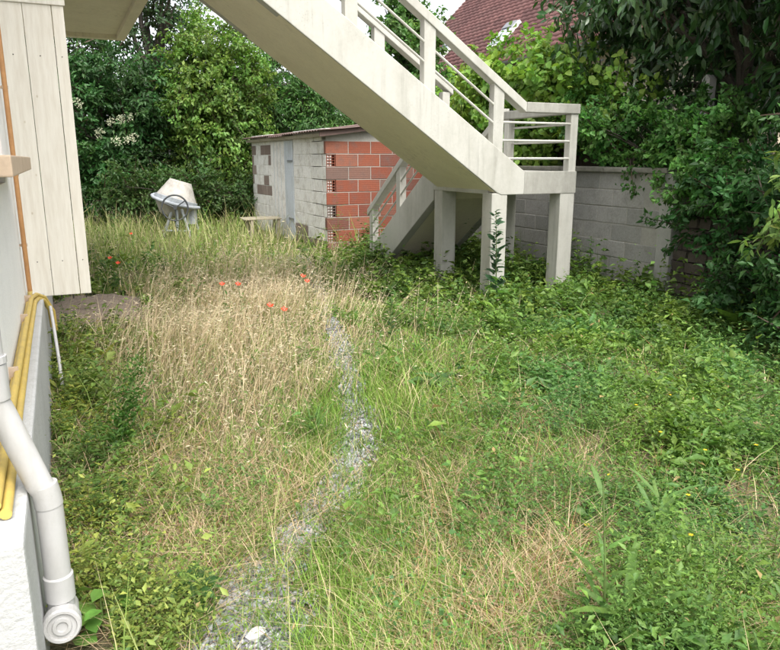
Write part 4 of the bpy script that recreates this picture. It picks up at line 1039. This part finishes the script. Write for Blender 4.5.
# ------------------------------------------------------------------ single plants that stand out
def weed(name, label, base, H, nleaf, Lr, Wr, col, lean=(0, 0), t0=.1, cat='weed', group=None, updir=.3, stem_r=.004, spread=0.0, big=True, taper=.5, tilt=.2):
    bx, by = base; bz = float(ground_z(np.float64(bx), np.float64(by)))
    root = thing(name, (bx, by, bz), label, cat, group)
    MB().tube([(bx, by, bz-.03), (bx+lean[0]*.4, by+lean[1]*.4, bz+H*.5), (bx+lean[0], by+lean[1], bz+H)], [stem_r*1.3, stem_r, stem_r*.5], 6).build('stem', M['stem'], root)
    t = np.linspace(t0, 1, nleaf); a = np.arange(nleaf)*2.4+random.random()*6
    P = np.stack([bx+lean[0]*t, by+lean[1]*t, bz+H*t], 1)+rng.normal(size=(nleaf, 3))*spread
    D = np.stack([np.cos(a), np.sin(a), np.full(nleaf, updir)+rng.normal(0, .15, nleaf)], 1)
    Ls = rng.uniform(*Lr, nleaf)*(1.1-taper*t)
    arr = leaf_arrays(P, D, np.tile([[0, 0, 1.]], (nleaf, 1))+rng.normal(size=(nleaf, 3))*tilt, Ls, Ls*rng.uniform(*Wr, nleaf), jitter_col(col, nleaf, .2, .08), .16, big, .3)
    np_mesh('leaves', arr[0], arr[1], M['leaf'], arr[2], root)
    return root
g = lambda u, v: tuple(on_z(u, v))[:2]
weed('tall_weed', 'tall slender leafy weed standing against the front stair column', (4.24, 6.34), 1.0, 90, (.09, .17), (.3, .45), (.045, .095, .045), lean=(-.02, .03), stem_r=.006, tilt=1.1, updir=.5, spread=.012)
weed('tall_weed', 'dark upright weed in the dry grass before the staircase', g(391, 345), .50, 44, (.05, .11), (.22, .32), (.065, .12, .04), lean=(.01, .02), updir=.8)
weed('tall_weed', 'thin grey green weed to the right of the dark upright weed', g(417, 335), .34, 26, (.04, .08), (.2, .3), (.10, .15, .06), lean=(.03, .01), updir=.8)
weed('dock_plant', 'broad leaved low plant in the grass before the landing columns', g(438, 392), .10, 16, (.14, .24), (.3, .42), (.07, .14, .04), updir=.25, t0=.2, taper=.2)
weed('long_leaved_weed', 'tall dark stemmed weed with long strap leaves in the dead grass', g(604, 648), .55, 18, (.10, .2), (.10, .16), (.12, .22, .05), lean=(-.01, .05), updir=1.2)
weed('strap_leaf_clump', 'clump of long strap leaves at the foot of the dark stemmed weed', g(625, 655), .14, 16, (.18, .32), (.09, .13), (.12, .22, .05), updir=.9, t0=.05, taper=.1)
weed('strap_leaf_clump', 'strap leaved clump among the leafy ground cover on the right', g(655, 545), .22, 16, (.14, .26), (.09, .13), (.11, .20, .05), updir=1.0, t0=.1, taper=.1)
weed('conical_weed', 'dense green pointed weed leaning in the dry grass by the house', g(118, 455), .52, 520, (.03, .06), (.3, .42), (.07, .165, .03), lean=(.16, .10), updir=1.1, spread=.036, big=False, stem_r=.006, taper=.6)
weed('bushy_weed', 'bushy green weed at the foot of the pointed leaning weed', g(110, 470), .26, 190, (.035, .06), (.35, .5), (.075, .145, .03), lean=(-.05, .0), updir=.5, spread=.075, big=False)
weed('rosette_weed', 'dark green leafy rosette beside the gravel path near the house', g(193, 602), .09, 34, (.08, .14), (.28, .4), (.055, .13, .035), updir=.4, t0=.1, taper=.2)
weed('bindweed', 'broad heart leaved weed at the foot of the downpipe', g(104, 632), .15, 14, (.06, .10), (.75, .95), (.13, .26, .05), updir=.15, t0=.15, spread=.05, taper=.2)
weed('bushy_weed', 'dense bushy weed against the plinth beyond the downpipe', g(112, 525), .25, 210, (.03, .055), (.4, .55), (.10, .17, .035), updir=.5, spread=.085, big=False)
weed('bushy_weed', 'yellowish bushy weed at the plinth end under the gas pipe', g(72, 372), .32, 190, (.04, .075), (.35, .5), (.17, .21, .045), updir=.6, spread=.10, big=False)
weed('grass_tussock', 'dark green grass tussock at the left edge of the gravel path', g(315, 432), .05, 90, (.12, .26), (.025, .04), (.10, .19, .04), updir=.9, t0=.0, taper=.1, spread=.05, big=True, cat='grass')
weed('leafy_weed', 'tall leafy weed growing against the block wall', g(588, 292), .62, 34, (.07, .13), (.5, .7), (.07, .14, .04), updir=.3)
weed('leafy_weed', 'tall leafy weed beside the foot of the lower flight', (4.05, 9.3), .75, 70, (.07, .13), (.45, .65), (.10, .19, .04), updir=.3, spread=.08)
weed('leafy_weed', 'leafy weed in front of the brick wall by the first stair post', (3.95, 10.4), .8, 60, (.06, .11), (.45, .65), (.12, .2, .04), updir=.3, spread=.08)
# poppies
for u, v, lab in ((238, 283, 'red poppy in the dry grass, lone one by the pale stalks'), (307, 280, 'red poppy in dry grass nearest the shed corner'), (303, 275, 'small red poppy touching a larger one near the shed'),
                  (270, 304, 'red poppy in the middle of the dry grass'), (284, 308, 'red poppy paired with another in the dry grass'), (222, 283, 'small red poppy beside the lone one in the dry grass'),
                  (110, 257, 'orange red poppy beyond the end of the plank shutter'), (131, 233, 'red poppy in the tall grass before the cement mixer'), (118, 262, 'low orange poppy beside the shutter end')):
    q = on_z(u, v, .42); z0 = float(ground_z(q.x, q.y))
    root = thing('poppy', (q.x, q.y, z0), lab, 'flower', 'poppies in the grass')
    MB().tube([(q.x+.03, q.y, z0-.02), (q.x+.02, q.y, .25), (q.x, q.y, .40)], .003, 5).build('stem', M['stem'], root)
    fl_ = MB()
    for k in range(5):
        a = k*1.257+random.random()*.4
        pts = [(0, 0, 0), (.030*math.cos(a-.6), .030*math.sin(a-.6), .018), (.052*math.cos(a-.3), .052*math.sin(a-.3), .034), (.055*math.cos(a+.25), .055*math.sin(a+.25), .030), (.032*math.cos(a+.6), .032*math.sin(a+.6), .016)]
        i = len(fl_.v); pts = [tuple(.5*c__ for c__ in p) for p in pts]; fl_.v += [(q.x+p[0], q.y+p[1]-p[2]*.6, .40+p[2]+p[1]*.5) for p in pts]; fl_.f.append(tuple(i+j for j in range(5)))
    fl_.build('flower', M['poppy'], root)
# small yellow flowers over the right-hand weeds
yl = []
for u, v in ((648, 422), (662, 432), (700, 425), (692, 495), (585, 525), (690, 535), (640, 405), (720, 410), (610, 475), (735, 470), (755, 445), (668, 395), (705, 450), (600, 385)):
    q = on_z(u+random.uniform(-4, 4), v, .2); m = 6; a = np.arange(m)*1.047
    yl.append(leaf_arrays(np.tile([[q.x, q.y, .2]], (m, 1)), np.stack([np.cos(a), np.sin(a), np.full(m, .3)], 1), np.tile([[0, 0, 1.]], (m, 1)), np.full(m, .012), np.full(m, .009), jitter_col((.75, .55, .04), m, .1, .03), .1))
V, Fc, Cc = join_arrays(yl); tag(np_mesh('yellow_flowers', V, Fc, M['leaf'], Cc), 'tiny yellow flowers scattered over the leafy ground cover', 'flowers', kind='stuff')
